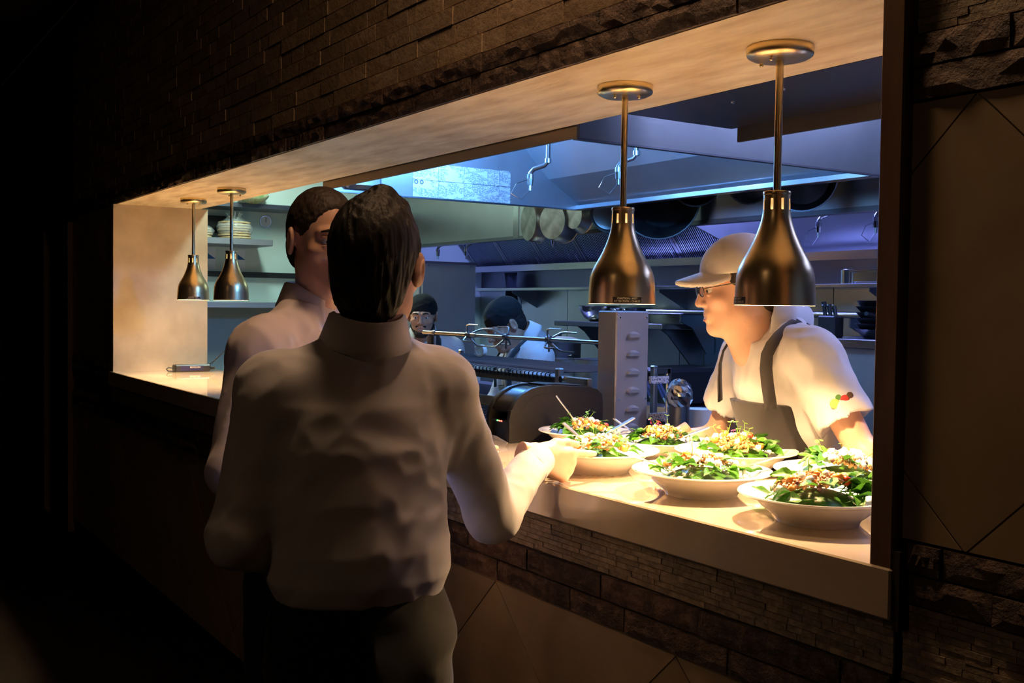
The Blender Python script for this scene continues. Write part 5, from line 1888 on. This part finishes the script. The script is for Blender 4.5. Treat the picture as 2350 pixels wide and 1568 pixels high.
def head_field(h=0.0026):
    f = Field((-0.115, -0.135, -0.225), (0.115, 0.145, 0.145), h)
    f.ell((0, -0.018, 0.030), (0.074, 0.094, 0.088), 0.0)
    f.ell((0, 0.030, -0.025), (0.060, 0.062, 0.082), 0.03)
    f.cone((-0.030, 0.010, -0.068), (-0.012, 0.066, -0.098), 0.030, 0.018, 0.03)
    f.cone((0.030, 0.010, -0.068), (0.012, 0.066, -0.098), 0.030, 0.018, 0.03)
    f.ell((0, 0.074, -0.100), (0.019, 0.013, 0.013), 0.015)
    for s in (-1, 1):
        f.ell((s * 0.041, 0.060, -0.024), (0.022, 0.018, 0.016), 0.02)
        f.cone((s * 0.012, 0.086, 0.022), (s * 0.042, 0.070, 0.020), 0.010, 0.008, 0.014)
    for s in (-1, 1):
        f.ell((s * 0.031, 0.094, 0.001), (0.015, 0.013, 0.011), 0.012, 's')
    f.cone((0, 0.085, 0.012), (0, 0.103, -0.028), 0.0075, 0.0105, 0.012)
    f.ell((0, 0.101, -0.031), (0.0105, 0.011, 0.009), 0.008)
    for s in (-1, 1):
        f.ell((s * 0.0125, 0.092, -0.034), (0.008, 0.010, 0.0075), 0.006)
        f.ell((s * 0.006, 0.102, -0.0405), (0.0035, 0.005, 0.003), 0.003, 's')
    f.ell((0, 0.078, -0.062), (0.026, 0.014, 0.018), 0.015)
    f.cone((-0.018, 0.086, -0.0605), (0.018, 0.086, -0.0605), 0.0058, 0.0058, 0.008)
    f.cone((-0.015, 0.087, -0.0735), (0.015, 0.087, -0.0735), 0.0070, 0.0070, 0.008)
    f.cone((-0.022, 0.096, -0.0668), (0.022, 0.096, -0.0668), 0.0030, 0.0030, 0.004, 's')
    for s in (-1, 1):     # eyelids, ears
        f.ell((s * 0.031, 0.0765, 0.0096), (0.0145, 0.0118, 0.0056), 0.003)
        f.ell((s * 0.031, 0.0760, -0.0104), (0.0140, 0.0114, 0.0048), 0.003)
        M = rotm(-s * 0.35, 0.15)
        f.ell((s * 0.080, -0.012, -0.004), (0.0095, 0.021, 0.033), 0.006, 'u', M.T)
        f.ell((s * 0.090, -0.006, -0.004), (0.0075, 0.012, 0.020), 0.004, 's', M.T)
    f.cone((0, -0.025, -0.06), (0, -0.030, -0.165), 0.055, 0.050, 0.03)
    f.cone((0, 0.022, -0.10), (0, 0.0, -0.175), 0.030, 0.032, 0.03)
    return f


HEAD_P, HEAD_F = head_field().mesh()


def hair_chunk(style, h=0.003):
    f = Field((-0.12, -0.15, -0.14), (0.12, 0.20 if style == 'ballcap' else 0.14, 0.165), h)
    if style == 'waiter':
        f.ell((0, -0.020, 0.034), (0.083, 0.103, 0.101), 0.0)
        f.ell((0, -0.060, -0.042), (0.065, 0.048, 0.070), 0.03)
        f.ell((0, 0.03, 0.115), (0.05, 0.05, 0.026), 0.03)
        f.ell((0.01, -0.01, 0.130), (0.02, 0.03, 0.022), 0.02)
        f.ell((0, 0.105, -0.040), (0.088, 0.085, 0.105), 0.01, 's')
        for s in (-1, 1):
            f.ell((s * 0.092, -0.002, -0.015), (0.030, 0.032, 0.044), 0.01, 's')
        f.folds(0.0030, 240, 3, (1, 1, 0.25))
    elif style == 'short':
        f.ell((0, -0.020, 0.032), (0.0785, 0.0985, 0.0945), 0.0)
        f.ell((0, -0.062, -0.030), (0.062, 0.046, 0.055), 0.03)
        f.ell((0, 0.100, -0.020), (0.082, 0.074, 0.108), 0.010, 's')
        f.ell((0, 0.075, -0.075), (0.12, 0.08, 0.075), 0.012, 's')
        for s in (-1, 1):
            f.ell((s * 0.092, -0.002, -0.012), (0.028, 0.030, 0.040), 0.01, 's')
        f.folds(0.0016, 260, 5, (1, 1, 0.5))
    elif style == 'capped':
        f.ell((0, -0.020, 0.030), (0.0775, 0.0975, 0.092), 0.0)
        f.ell((0, -0.062, -0.030), (0.062, 0.046, 0.050), 0.03)
        f.ell((0, 0.090, -0.040), (0.082, 0.090, 0.11), 0.012, 's')
        for s in (-1, 1):
            f.ell((s * 0.092, 0.002, -0.014), (0.026, 0.026, 0.038), 0.01, 's')
        f.folds(0.0025, 190, 5, (1, 1, 0.5))
    elif style == 'beard':
        f.cone((-0.048, 0.012, -0.055), (-0.014, 0.070, -0.098), 0.024, 0.0225, 0.01)
        f.cone((0.048, 0.012, -0.055), (0.014, 0.070, -0.098), 0.024, 0.0225, 0.01)
        f.cone((-0.024, 0.085, -0.052), (0.024, 0.085, -0.052), 0.0072, 0.0072, 0.006)
        f.ell((0, 0.078, -0.101), (0.026, 0.017, 0.018), 0.01)
        f.cone((-0.022, 0.094, -0.0672), (0.022, 0.094, -0.0672), 0.0085, 0.0085, 0.004, 's')
        f.folds(0.002, 260, 9)
    elif style == 'skullcap':
        f.ell((0, -0.020, 0.040), (0.0845, 0.1045, 0.094), 0.0)
        f.cut((0, -0.10, -1), -0.016)
        f.folds(0.0022, 60, 4)
    elif style == 'ballcap':
        f.ell((0, -0.016, 0.044), (0.087, 0.108, 0.094), 0.0)
        f.cut((0, 0.04, -1), -0.036)
        # brim: curved plate
        X, Y, Z = f.xyz()
        zz = 0.050 - 5.5 * X ** 2 - 0.20 * (Y - 0.06)
        el_ = (np.sqrt((X / 0.078) ** 2 + ((Y - 0.05) / 0.108) ** 2) - 1) * 0.078
        d = np.maximum(np.maximum(np.abs(Z - zz) - 0.0058, el_), 0.03 - Y)
        f.a = np.minimum(f.a, d.astype(np.float32))
    return f.mesh()


HAIRS = {}


def hair(style):
    if style not in HAIRS:
        HAIRS[style] = hair_chunk(style)
    return HAIRS[style]


def hand_chunk(side, curls, thumb=(0.5, 0.3), spread=0.10, h=0.0022):
    """hand in its own frame: wrist at 0, fingers +y, dorsal +z, thumb towards -x for a right hand (side=1)"""
    f = Field((-0.10, -0.05, -0.13), (0.10, 0.22, 0.07), h)
    sx = side
    kn = [(-0.030, 0.088), (-0.010, 0.094), (0.010, 0.090), (0.029, 0.080)]
    ln = [(0.044, 0.026, 0.021), (0.048, 0.030, 0.022), (0.044, 0.028, 0.021), (0.034, 0.021, 0.019)]
    rd = [0.0092, 0.0095, 0.0090, 0.0078]
    f.cone((0, -0.05, 0), (0, 0.012, 0), 0.026, 0.026, 0.0)
    f.cone((-0.012 * sx, -0.05, 0), (-0.014 * sx, 0.02, 0), 0.020, 0.022, 0.01)
    for (x, y) in kn:
        f.cone((x * 0.55 * sx, 0.012, -0.002), (x * sx, y, 0.0), 0.0185, 0.0125, 0.016)
    f.ell((-0.022 * sx, 0.040, -0.012), (0.018, 0.032, 0.015), 0.015)
    for i, (x, y) in enumerate(kn):
        p = np.array([x * sx, y, 0.0])
        a = curls[i][0]
        yaw_ = (i - 1.4) * spread * sx
        for j in range(3):
            dv_ = np.array([math.sin(yaw_) * math.cos(a), math.cos(yaw_) * math.cos(a), -math.sin(a)])
            q = p + dv_ * ln[i][j]
            f.cone(p, q, rd[i] * (1.06 - 0.1 * j), rd[i] * (0.98 - 0.12 * j), 0.004 if j else 0.010)
            p = q
            if j < 2:
                a += curls[i][1 + j]
    t0 = np.array([-0.020 * sx, 0.018, -0.006])
    t1 = np.array([-0.044 * sx, 0.052, -0.012])
    f.cone(t0, t1, 0.0165, 0.0125, 0.014)
    d1 = np.array([-math.sin(thumb[0]) * sx, math.cos(thumb[0]) * math.cos(thumb[1]), -math.sin(thumb[1])])
    t2 = t1 + d1 * 0.034
    f.cone(t1, t2, 0.0128, 0.0118, 0.008)
    d2 = np.array([-math.sin(thumb[0] * 0.3) * sx, math.cos(thumb[1] * 1.3), -math.sin(thumb[1] * 1.3)])
    f.cone(t2, t2 + d2 / np.linalg.norm(d2) * 0.026, 0.0116, 0.0092, 0.004)
    return f.mesh()


def xform(chunk, M, t, s=1.0):
    return (chunk[0] * s) @ np.array(M).T + np.array(t), chunk[1]


def frame(y, t, side):
    """hand axes from finger direction y and thumb direction t"""
    y = np.array(y, float)
    y /= np.linalg.norm(y)
    t = np.array(t, float)
    t -= y * (t @ y)
    t /= np.linalg.norm(t)
    x = -t * side
    z = np.cross(x, y)
    return np.stack([x, y, z], 1)


def person(label, loc, rotz, J, skinm, hairm, hairs, sleeve='long', top=None, topname='shirt', bottoms=None, hands=None, torso=None, apron=None, collar_open=False, seed=1, fold=0.010, face=True, top_h=0.0065, cat='person', hs=1.0, cup=0.042, cr=1.0):
    root = thing('person', label, cat, loc, rotz)
    sl, sr, el, er, wl, wr_ = (np.array(J[k], float) for k in ('sl', 'sr', 'el', 'er', 'wl', 'wr'))
    hc, hr = np.array(J['head'], float), rotm(*J['hrot'])
    nb = (sl + sr) / 2 + np.array([0, -0.015, 0.040])
    hips = np.array(J.get('hip', (0, 0, 0.95)), float)
    # ---- body (skin): coarse limbs and trunk under the clothes, fine head and hands, all one mesh
    B = Field((-0.62, -0.45, 0.0), (0.62, 0.62, 1.62), 0.0125)
    rg_ = [(r[0], r[1], r[2], r[3] - 0.030, r[4] - 0.030) for r in torso]
    B.loft(rg_, 0.03)
    B.cone(sl, sr, 0.052, 0.052, 0.04)
    B.cone(nb + np.array([0, 0.02, -0.05]), hc + hr @ np.array([0, -0.030, -0.13]) * hs, 0.046, 0.046, 0.02)
    for s_, e_, w_ in ((sl, el, wl), (sr, er, wr_)):
        B.cone(s_, e_, 0.048, 0.038, 0.03)
        B.cone(e_, w_, 0.038, 0.026, 0.02)
    for s in (-1, 1):
        hp_ = hips + np.array([s * 0.09, 0, -0.02])
        kn_ = np.array([s * 0.11 + hips[0], hips[1] + 0.02, 0.50])
        an_ = np.array([s * 0.12 + hips[0], hips[1] - 0.02, 0.07])
        B.cone(hp_, kn_, 0.078, 0.052, 0.03)
        B.cone(kn_, an_, 0.050, 0.034, 0.02)
        B.cone(an_ + np.array([0, 0, -0.02]), an_ + np.array([0, 0.14, -0.035]), 0.032, 0.022, 0.02)
    chunks = [B.mesh(), xform((HEAD_P, HEAD_F), hr, hc, hs)]
    for k, (w_, spec) in enumerate(((wl, hands[0]), (wr_, hands[1]))):
        side = -1 if k == 0 else 1
        M = frame(spec[0], spec[1], side)
        chunks.append(xform(hand_chunk(side, spec[2], spec[3]), M, w_, 1.0))
    link('body', mesh_from('body', chunks, skinm), None, root)
    # ---- hair and headgear, facial features
    for nm, st, mt in hairs:
        link(nm, mesh_from(nm, [xform(hair(st), hr, hc, hs)], mt), None, root)
    if face:
        HR = Matrix([list(r) for r in hr]).to_4x4()
        HM = Matrix.Translation(Vector(hc)) @ HR @ Matrix.Scale(hs, 4)
        for s in (-1, 1):
            e = part('eye', MB().ball((s * 0.031, 0.0735, 0.0005), 0.0122, 14, 10), EYEW, root, smooth=180)
            e.matrix_local = HM
            part('iris', MB().ball((s * 0.031, 0.0816, -0.0005), 0.0056, 10, 8, (1, 1, 1)), EYEI, e, smooth=180)
            b = part('eyebrow', MB().tube([(s * 0.012, 0.0945, 0.0215), (s * 0.028, 0.0915, 0.0265), (s * 0.046, 0.0770, 0.0215)], [0.0035, 0.0042, 0.002], 6), hairm, root, smooth=180)
            b.matrix_local = HM
        lp = part('lips', MB().tube([(-0.019, 0.0885, -0.0605), (0, 0.0930, -0.0590), (0.019, 0.0885, -0.0605)], [0.002, 0.0040, 0.002], 6).tube([(-0.017, 0.0895, -0.0735), (0, 0.0945, -0.0750), (0.017, 0.0895, -0.0735)], [0.002, 0.0048, 0.002], 6), LIP, root, smooth=180)
        lp.matrix_local = HM
    # ---- top garment
    T = Field((-0.62, -0.40, torso[0][0] - 0.05), (0.62, 0.60, max(sl[2], sr[2]) + 0.14), top_h)
    T.loft(torso, 0.03)
    T.cone(sl + np.array([0.02, 0, 0.012]), sr + np.array([-0.02, 0, 0.012]), 0.062, 0.062, 0.05)
    T.cone(sl, nb + np.array([0, 0, 0.03]), 0.056, 0.046, 0.05)
    T.cone(sr, nb + np.array([0, 0, 0.03]), 0.056, 0.046, 0.05)
    cuffs = []
    for s_, e_, w_ in ((sl, el, wl), (sr, er, wr_)):
        if sleeve == 'long':
            T.cone(s_, e_, 0.063, 0.055, 0.035)
            u = (w_ - e_) / np.linalg.norm(w_ - e_)
            T.cone(e_, w_ - u * 0.035, 0.055, 0.040, 0.025)
            cuffs.append((w_ - u * 0.055, w_ + u * 0.004))
        else:
            u = (e_ - s_)
            T.cone(s_, s_ + u * 0.95, 0.070, 0.078, 0.035)
            T.cone(s_ + u * 1.02, s_ + u * 1.9, 0.125, 0.13, 0.004, 's')
    T.folds(fold * 0.55, 26, seed, (1, 1, 0.45))
    T.folds(fold * 0.40, 58, seed + 20, (1, 1, 0.6))
    shirt = link(topname, mesh_from(topname, [T.mesh()], top), None, root)
    for a, b in cuffs:
        ax_ = Vector(b - a)
        L = ax_.length
        mb = MB().lathe([(0.0395, 0.0), (0.0425, 0.002), (0.0415, L), (0.0385, L + 0.001), (0.036, L - 0.006), (0.036, 0.01)], seg=24)
        o = part('cuff', mb, top, shirt, smooth=40)
        o.matrix_local = Matrix.Translation(Vector(a)) @ ax_.to_track_quat('Z', 'Y').to_matrix().to_4x4()
    # collar: stand and fall, open at the front when asked
    nc = nb * 0.3 + (hc + hr @ np.array([0, -0.04, -0.13]) * hs) * 0.7 + np.array([0, 0.004, cup])
    ax_ = Vector((hc + hr @ np.array([0, -0.035, -0.12]) * hs) - nb).normalized()
    g = 0.55 if collar_open else 0.16
    a0, a1 = PI / 2 + g, PI / 2 + 2 * PI - g
    n_ = 30
    pr = [(0.084, -0.095), (0.068, 0.020), (0.070, 0.028), (0.074, 0.025), (0.087, -0.016), (0.092, -0.030)]
    mb = MB()
    for i in range(n_ + 1):
        a = a0 + (a1 - a0) * i / n_
        fr_ = max(0.0, math.sin(a))
        for (r, z) in pr:
            rr = r * cr * (1.0 + 0.10 * fr_)
            mb.v.append((rr * math.cos(a), rr * 1.06 * math.sin(a), z - 0.030 * fr_ - (0.022 * fr_ ** 3 if r > 0.08 else 0)))
    m_ = len(pr)
    for i in range(n_):
        for j in range(m_ - 1):
            mb.f.append((i * m_ + j, (i + 1) * m_ + j, (i + 1) * m_ + j + 1, i * m_ + j + 1))
    o = part('collar', mb, top, shirt, smooth=60)
    o.matrix_local = Matrix.Translation(Vector(nc)) @ Matrix.Rotation(math.atan2(-ax_.y, ax_.z), 4, 'X')
    sd_ = o.modifiers.new('thickness', 'SOLIDIFY')
    sd_.thickness = 0.0022
    # ---- trousers and shoes
    L_ = Field((-0.32, -0.35, 0.03), (0.32, 0.35, 1.14), 0.010)
    zt = torso[0][0] + 0.045
    L_.loft([(hips[2] - 0.12, hips[0], hips[1], 0.165, 0.125), (hips[2] - 0.02, hips[0], hips[1], 0.172, 0.128), (zt, torso[0][1], torso[0][2], 0.160, 0.118)], 0.02)
    for s in (-1, 1):
        kn_ = np.array([s * 0.11 + hips[0], hips[1] + 0.02, 0.50])
        an_ = np.array([s * 0.12 + hips[0], hips[1] - 0.02, 0.06])
        L_.cone(hips + np.array([s * 0.085, 0, -0.03]), kn_, 0.098, 0.078, 0.03)
        L_.cone(kn_, an_, 0.078, 0.066, 0.03)
    L_.folds(0.006, 22, seed + 3)
    link('trousers', mesh_from('trousers', [L_.mesh()], bottoms or TROUS), None, root)
    for s in (-1, 1):
        an_ = np.array([s * 0.12 + hips[0], hips[1] - 0.02, 0.0])
        mb = MB().ball((an_[0], an_[1] + 0.065, 0.0), 1.0, 16, 10)
        mb.v = [(an_[0] + (p[0] - an_[0]) * 0.050, an_[1] + 0.065 + (p[1] - an_[1] - 0.065) * 0.150, max(0.0, p[2] * 0.085 * (1 - 0.35 * max(0, p[1] - an_[1] - 0.065)))) for p in mb.v]
        part('shoe', mb, SHOE, root, smooth=60)
    # ---- apron: a second skin over the front of the torso
    if apron:
        A_ = Field((-0.30, -0.30, 0.50), (0.30, 0.60, 1.56), 0.0075)
        rr = [(z, cx, cy, rx + 0.018, ry + 0.022) for (z, cx, cy, rx, ry) in torso]
        low = [(0.52, hips[0], hips[1] + 0.01, 0.21, 0.165), (hips[2], hips[0], hips[1], 0.195, 0.155)]
        A_.loft([l for l in low if l[0] < rr[0][0] - 0.01] + rr, 0.0)
        X, Y, Z = A_.xyz()
        zt_, wd = apron['top'], apron['half']
        cx = np.interp(Z.ravel(), [r[0] for r in torso], [r[1] for r in torso])[None, None, :]
        cy = np.interp(Z.ravel(), [r[0] for r in torso], [r[2] for r in torso])[None, None, :]
        lim = np.where(Z > apron['waist'], wd + (apron['waist'] + 0.0 - Z) * 0.06, 0.5)
        A_.a = np.maximum(A_.a, Z - zt_)
        A_.a = np.maximum(A_.a, np.abs(X - cx) - lim)
        A_.a = np.maximum(A_.a, np.where(Z > apron['waist'], cy + 0.02, cy - 0.06) - Y)
        ap = link('apron', mesh_from('apron', [A_.mesh()], apron['mat']), None, root)
        for s in (-1, 1):
            tp = np.array([s * wd * 0.85, np.interp(zt_, [r[0] for r in torso], [r[2] + r[4] + 0.016 for r in torso]), zt_ - 0.01]) + np.array([np.interp(zt_, [r[0] for r in torso], [r[1] for r in torso]), 0, 0])
            sh_ = nb + np.array([s * 0.088, 0.03, 0.050])
            bk = nb + np.array([s * 0.035, -0.062, 0.045])
            mid = (tp + sh_) / 2 + np.array([0, 0.048, 0.03])
            P_ = [Vector(tp), Vector(mid), Vector(sh_), Vector(bk)]
            st_ = MB()
            pts = []
            for i in range(13):
                t = i / 12 * 3
                k = min(2, int(t))
                u = t - k
                p0, p1 = P_[max(0, k - 1)], P_[k]
                p2, p3 = P_[k + 1], P_[min(3, k + 2)]
                pts.append(0.5 * ((2 * p1) + (p2 - p0) * u + (2 * p0 - 5 * p1 + 4 * p2 - p3) * u * u + (3 * p1 - p0 - 3 * p2 + p3) * u ** 3))
            for i, p in enumerate(pts):
                tn = (pts[min(i + 1, 12)] - pts[max(i - 1, 0)]).normalized()
                sdv = tn.cross(Vector((p.x - nb[0], p.y - nb[1], 0.12)).normalized()).normalized()
                for q in (-0.016, 0.016):
                    st_.v.append(p + sdv * q)
            for i in range(12):
                st_.f.append((2 * i, 2 * i + 1, 2 * i + 3, 2 * i + 2))
            o = part('apron_strap', st_, apron['mat'], ap, smooth=180)
            m2 = o.modifiers.new('thickness', 'SOLIDIFY')
            m2.thickness = 0.004
            m2.offset = 1
    return root, shirt


REL = [(0.25, 0.3, 0.25), (0.30, 0.35, 0.25), (0.35, 0.4, 0.3), (0.4, 0.45, 0.3)]
GRIP = [(0.15, 0.15, 0.15), (0.9, 0.7, 0.4), (1.1, 0.9, 0.5), (1.2, 1.0, 0.6)]
FIST = [(0.8, 0.9, 0.6), (0.85, 0.95, 0.6), (0.9, 1.0, 0.6), (0.9, 1.0, 0.7)]
# ------------------------------------------------------------------ the five people
# waiter with his back to the camera, reaching for a bowl
tors1 = [(1.045, -0.005, 0.0, 0.160, 0.120), (1.085, -0.005, 0.0, 0.178, 0.142), (1.14, -0.01, -0.005, 0.180, 0.144), (1.22, -0.015, -0.005, 0.174, 0.132), (1.33, -0.012, -0.005, 0.180, 0.130), (1.41, -0.01, -0.005, 0.168, 0.115), (1.475, -0.005, -0.01, 0.115, 0.085), (1.53, 0.01, -0.01, 0.065, 0.065)]
person('waiter in a pale shirt seen from behind, gripping a salad bowl', (-1.837, -0.604, 0.0), 1.370,
       dict(sl=(-0.170, 0.0, 1.435), sr=(0.155, 0.0, 1.435), el=(-0.232, -0.01, 1.170), er=(0.300, 0.085, 1.160), wl=(-0.09, 0.17, 1.10), wr=(0.474, 0.256, 1.246),
            head=(0.024, 0.0, 1.668), hrot=(-0.50, 0.05, 0.0), hip=(0.0, 0.0, 0.985)),
       SKIN_A, HAIR_K, [('hair', 'waiter', HAIR_K)], 'long', SHIRT, 'shirt', TROUS,
       [((0.85, 0.45, 0.0), (0.0, 0.5, 0.8), FIST, (0.5, 0.5)), ((0.955, 0.16, -0.235), (0.235, 0.10, 0.95), GRIP, (0.22, 0.05))], tors1, None, False, 2, 0.0065, True, hs=1.04, cup=0.040, cr=0.93)

# second waiter beyond him, facing to the right
tors2 = [(1.00, 0.0, 0.0, 0.165, 0.120), (1.04, 0.0, 0.0, 0.180, 0.138), (1.14, 0.0, 0.0, 0.180, 0.135), (1.27, 0.0, 0.0, 0.185, 0.132), (1.39, 0.0, 0.0, 0.190, 0.130), (1.47, 0.0, -0.005, 0.172, 0.112), (1.53, 0.0, -0.01, 0.115, 0.082), (1.59, 0.0, -0.005, 0.065, 0.065)]
person('waiter in a pink-white open-collar shirt facing right beyond his colleague', (-2.347, -0.495, 0.0), -1.115,
       dict(sl=(-0.178, 0.0, 1.490), sr=(0.178, 0.0, 1.490), el=(-0.25, 0.03, 1.23), er=(0.255, -0.01, 1.235), wl=(-0.24, 0.05, 0.97), wr=(0.10, 0.17, 1.16),
            head=(0.0, 0.035, 1.745), hrot=(-0.42, 0.08, 0.0), hip=(0.0, 0.0, 0.97)),
       SKIN_A, HAIR_B, [('hair', 'short', HAIR_B)], 'long', SHIRT2, 'shirt', TROUS,
       [((0.0, 0.1, -1.0), (0.3, 1.0, 0.0), REL, (0.5, 0.4)), ((-0.9, 0.35, 0.0), (0, 0.3, 1), FIST, (0.3, 0.3))], tors2, None, True, 5, 0.010, True, cup=0.022, cr=0.92)

# bearded cook looking at the camera
tors3 = [(0.90, 0.0, 0.0, 0.165, 0.120), (1.00, 0.0, 0.0, 0.175, 0.130), (1.12, 0.0, 0.0, 0.182, 0.132), (1.24, 0.0, 0.0, 0.185, 0.128), (1.32, 0.0, -0.005, 0.165, 0.105), (1.365, 0.0, -0.01, 0.11, 0.08)]
person('bearded cook in a black skullcap looking at the camera', (-5.48, 1.505, 0.0), -2.07,
       dict(sl=(-0.178, 0.0, 1.335), sr=(0.178, 0.0, 1.335), el=(-0.24, 0.04, 1.06), er=(0.24, 0.04, 1.06), wl=(-0.15, 0.24, 1.02), wr=(0.15, 0.24, 1.02),
            head=(0.0, 0.045, 1.530), hrot=(-0.12, 0.10, 0.0), hip=(0, 0, 0.87)),
       SKIN_B, HAIR_K, [('hair', 'capped', HAIR_K), ('beard', 'beard', HAIR_K), ('skullcap', 'skullcap', CAPK)], 'long', JACKET, 'chef_jacket', TROUS,
       [((0.3, 0.9, -0.2), (0.5, 0, 0.8), FIST, (0.5, 0.4)), ((-0.3, 0.9, -0.2), (-0.5, 0, 0.8), FIST, (0.5, 0.4))], tors3, dict(top=1.22, half=0.12, waist=0.98, mat=APRONK), True, 7, 0.008, True)

# cook stooping over the grill
tors4 = [(0.90, 0.0, -0.02, 0.165, 0.120), (1.00, 0.0, -0.02, 0.178, 0.132), (1.12, 0.0, -0.01, 0.186, 0.136), (1.24, 0.0, 0.01, 0.190, 0.136), (1.33, 0.0, 0.03, 0.172, 0.120), (1.385, 0.0, 0.04, 0.11, 0.09)]
person('cook in a black tied cap bending over the rotisserie grill', (-4.33, 1.50, 0.0), 2.90,
       dict(sl=(-0.180, 0.03, 1.345), sr=(0.180, 0.03, 1.345), el=(-0.25, 0.12, 1.09), er=(0.25, 0.10, 1.09), wl=(-0.12, 0.30, 1.08), wr=(0.12, 0.28, 1.07),
            head=(0.0, 0.150, 1.505), hrot=(0.12, 0.55, 0.0), hip=(0, -0.02, 0.87)),
       SKIN_B, HAIR_K, [('hair', 'capped', HAIR_K), ('skullcap', 'skullcap', CAPK)], 'long', JACKET, 'chef_jacket', TROUS,
       [((0.3, 0.9, -0.3), (0.5, 0, 0.8), FIST, (0.5, 0.4)), ((-0.3, 0.9, -0.3), (-0.5, 0, 0.8), FIST, (0.5, 0.4))], tors4, dict(top=1.20, half=0.12, waist=0.98, mat=APRONK), True, 8, 0.009, True)

# cook in the cream cap leaning over the counter
tors5 = [(0.92, -0.017, -0.04, 0.165, 0.125), (1.02, -0.008, -0.025, 0.175, 0.138), (1.14, 0.01, 0.0, 0.182, 0.142), (1.26, 0.022, 0.035, 0.185, 0.140), (1.38, 0.034, 0.075, 0.184, 0.134), (1.46, 0.040, 0.10, 0.160, 0.112), (1.510, 0.045, 0.115, 0.10, 0.085)]
ck3, jk3 = person('cook in a cream cap and glasses leaning towards the counter', (-1.94, 0.81, 0.0), 2.5586 + 0.35,
       dict(sl=(-0.140, 0.125, 1.470), sr=(0.212, 0.095, 1.470), el=(-0.270, 0.060, 1.235), er=(0.310, 0.133, 1.215), wl=(-0.420, 0.030, 1.255), wr=(0.375, 0.235, 1.21),
            head=(0.081, 0.216, 1.658), hrot=(-0.35, 0.14, 0.0), hip=(-0.017, -0.05, 0.90)),
       SKIN_A, HAIR_B, [('hair', 'capped', HAIR_B), ('baseball_cap', 'ballcap', CAPW)], 'short', JACKET, 'chef_jacket', TROUS,
       [((-0.75, 0.05, -0.35), (0.2, 0.7, 0.6), REL, (0.5, 0.4)), ((0.2, 0.8, -0.5), (-0.8, 0.2, 0.5), REL, (0.5, 0.4))], tors5, dict(top=1.350, half=0.145, waist=1.06, mat=APRONB), True, 11, 0.010, True, hs=1.05)
hm = Matrix.Translation(Vector((0.081, 0.216, 1.658))) @ Matrix([list(r) for r in rotm(-0.35, 0.14)]).to_4x4() @ Matrix.Scale(1.05, 4)
gls = MB()
for s in (-1, 1):
    pts = [(s * 0.032 + 0.021 * math.cos(2 * PI * k / 14), 0.099 + 0.002 * math.cos(2 * PI * k / 14) * s * -1, 0.000 + 0.014 * math.sin(2 * PI * k / 14)) for k in range(15)]
    gls.tube(pts, 0.0014, 5)
    gls.tube([(s * 0.053, 0.097, 0.006), (s * 0.068, 0.085, 0.008), (s * 0.080, 0.01, 0.012), (s * 0.080, -0.02, 0.004)], 0.0014, 5)
gls.tube([(-0.012, 0.100, 0.004), (0, 0.106, 0.007), (0.012, 0.100, 0.004)], 0.0014, 5)
g_ = part('eyeglasses', gls, plain('glasses_frame', (0.02, 0.015, 0.015), 0.25, 0.5), ck3, smooth=60)
g_.matrix_local = hm
lens = NT('lens')
lens.set(Base__Color=(0.12, 0.10, 0.12), Roughness=0.05, Alpha=0.45)
for s in (-1, 1):
    part('lens', MB().lathe([(0.0001, 0.0), (0.020, 0.0), (0.020, 0.0008), (0.0001, 0.001)], (s * 0.032, 0.099, 0.0), 16, axis='y'), lens.m, g_, scale=(1, 1, 0.68), loc=(0, 0, 0))
# sleeve emblem: small red, green and yellow cloth patches on the near sleeve
for k, (dh, dz, sz, c) in enumerate(((0.0, 0.0, 0.012, (0.40, 0.03, 0.03)), (0.016, 0.004, 0.008, (0.08, 0.22, 0.05)), (0.024, -0.012, 0.014, (0.60, 0.60, 0.15)), (-0.012, 0.010, 0.009, (0.06, 0.03, 0.02)))):
    a = Vector((-0.140, 0.125, 1.470)).lerp(Vector((-0.270, 0.060, 1.235)), 0.42)
    part('sleeve_emblem', MB().ball((0, 0, 0), sz, 10, 6, (0.10, 1, 0.9)), plain('emblem_%d' % k, c, 0.8), jk3, a + Vector((-0.939 * 0.078 + 0.343 * dh, 0.343 * 0.078 + 0.939 * dh, dz + 0.01)), (0, 0, -0.35), smooth=180)
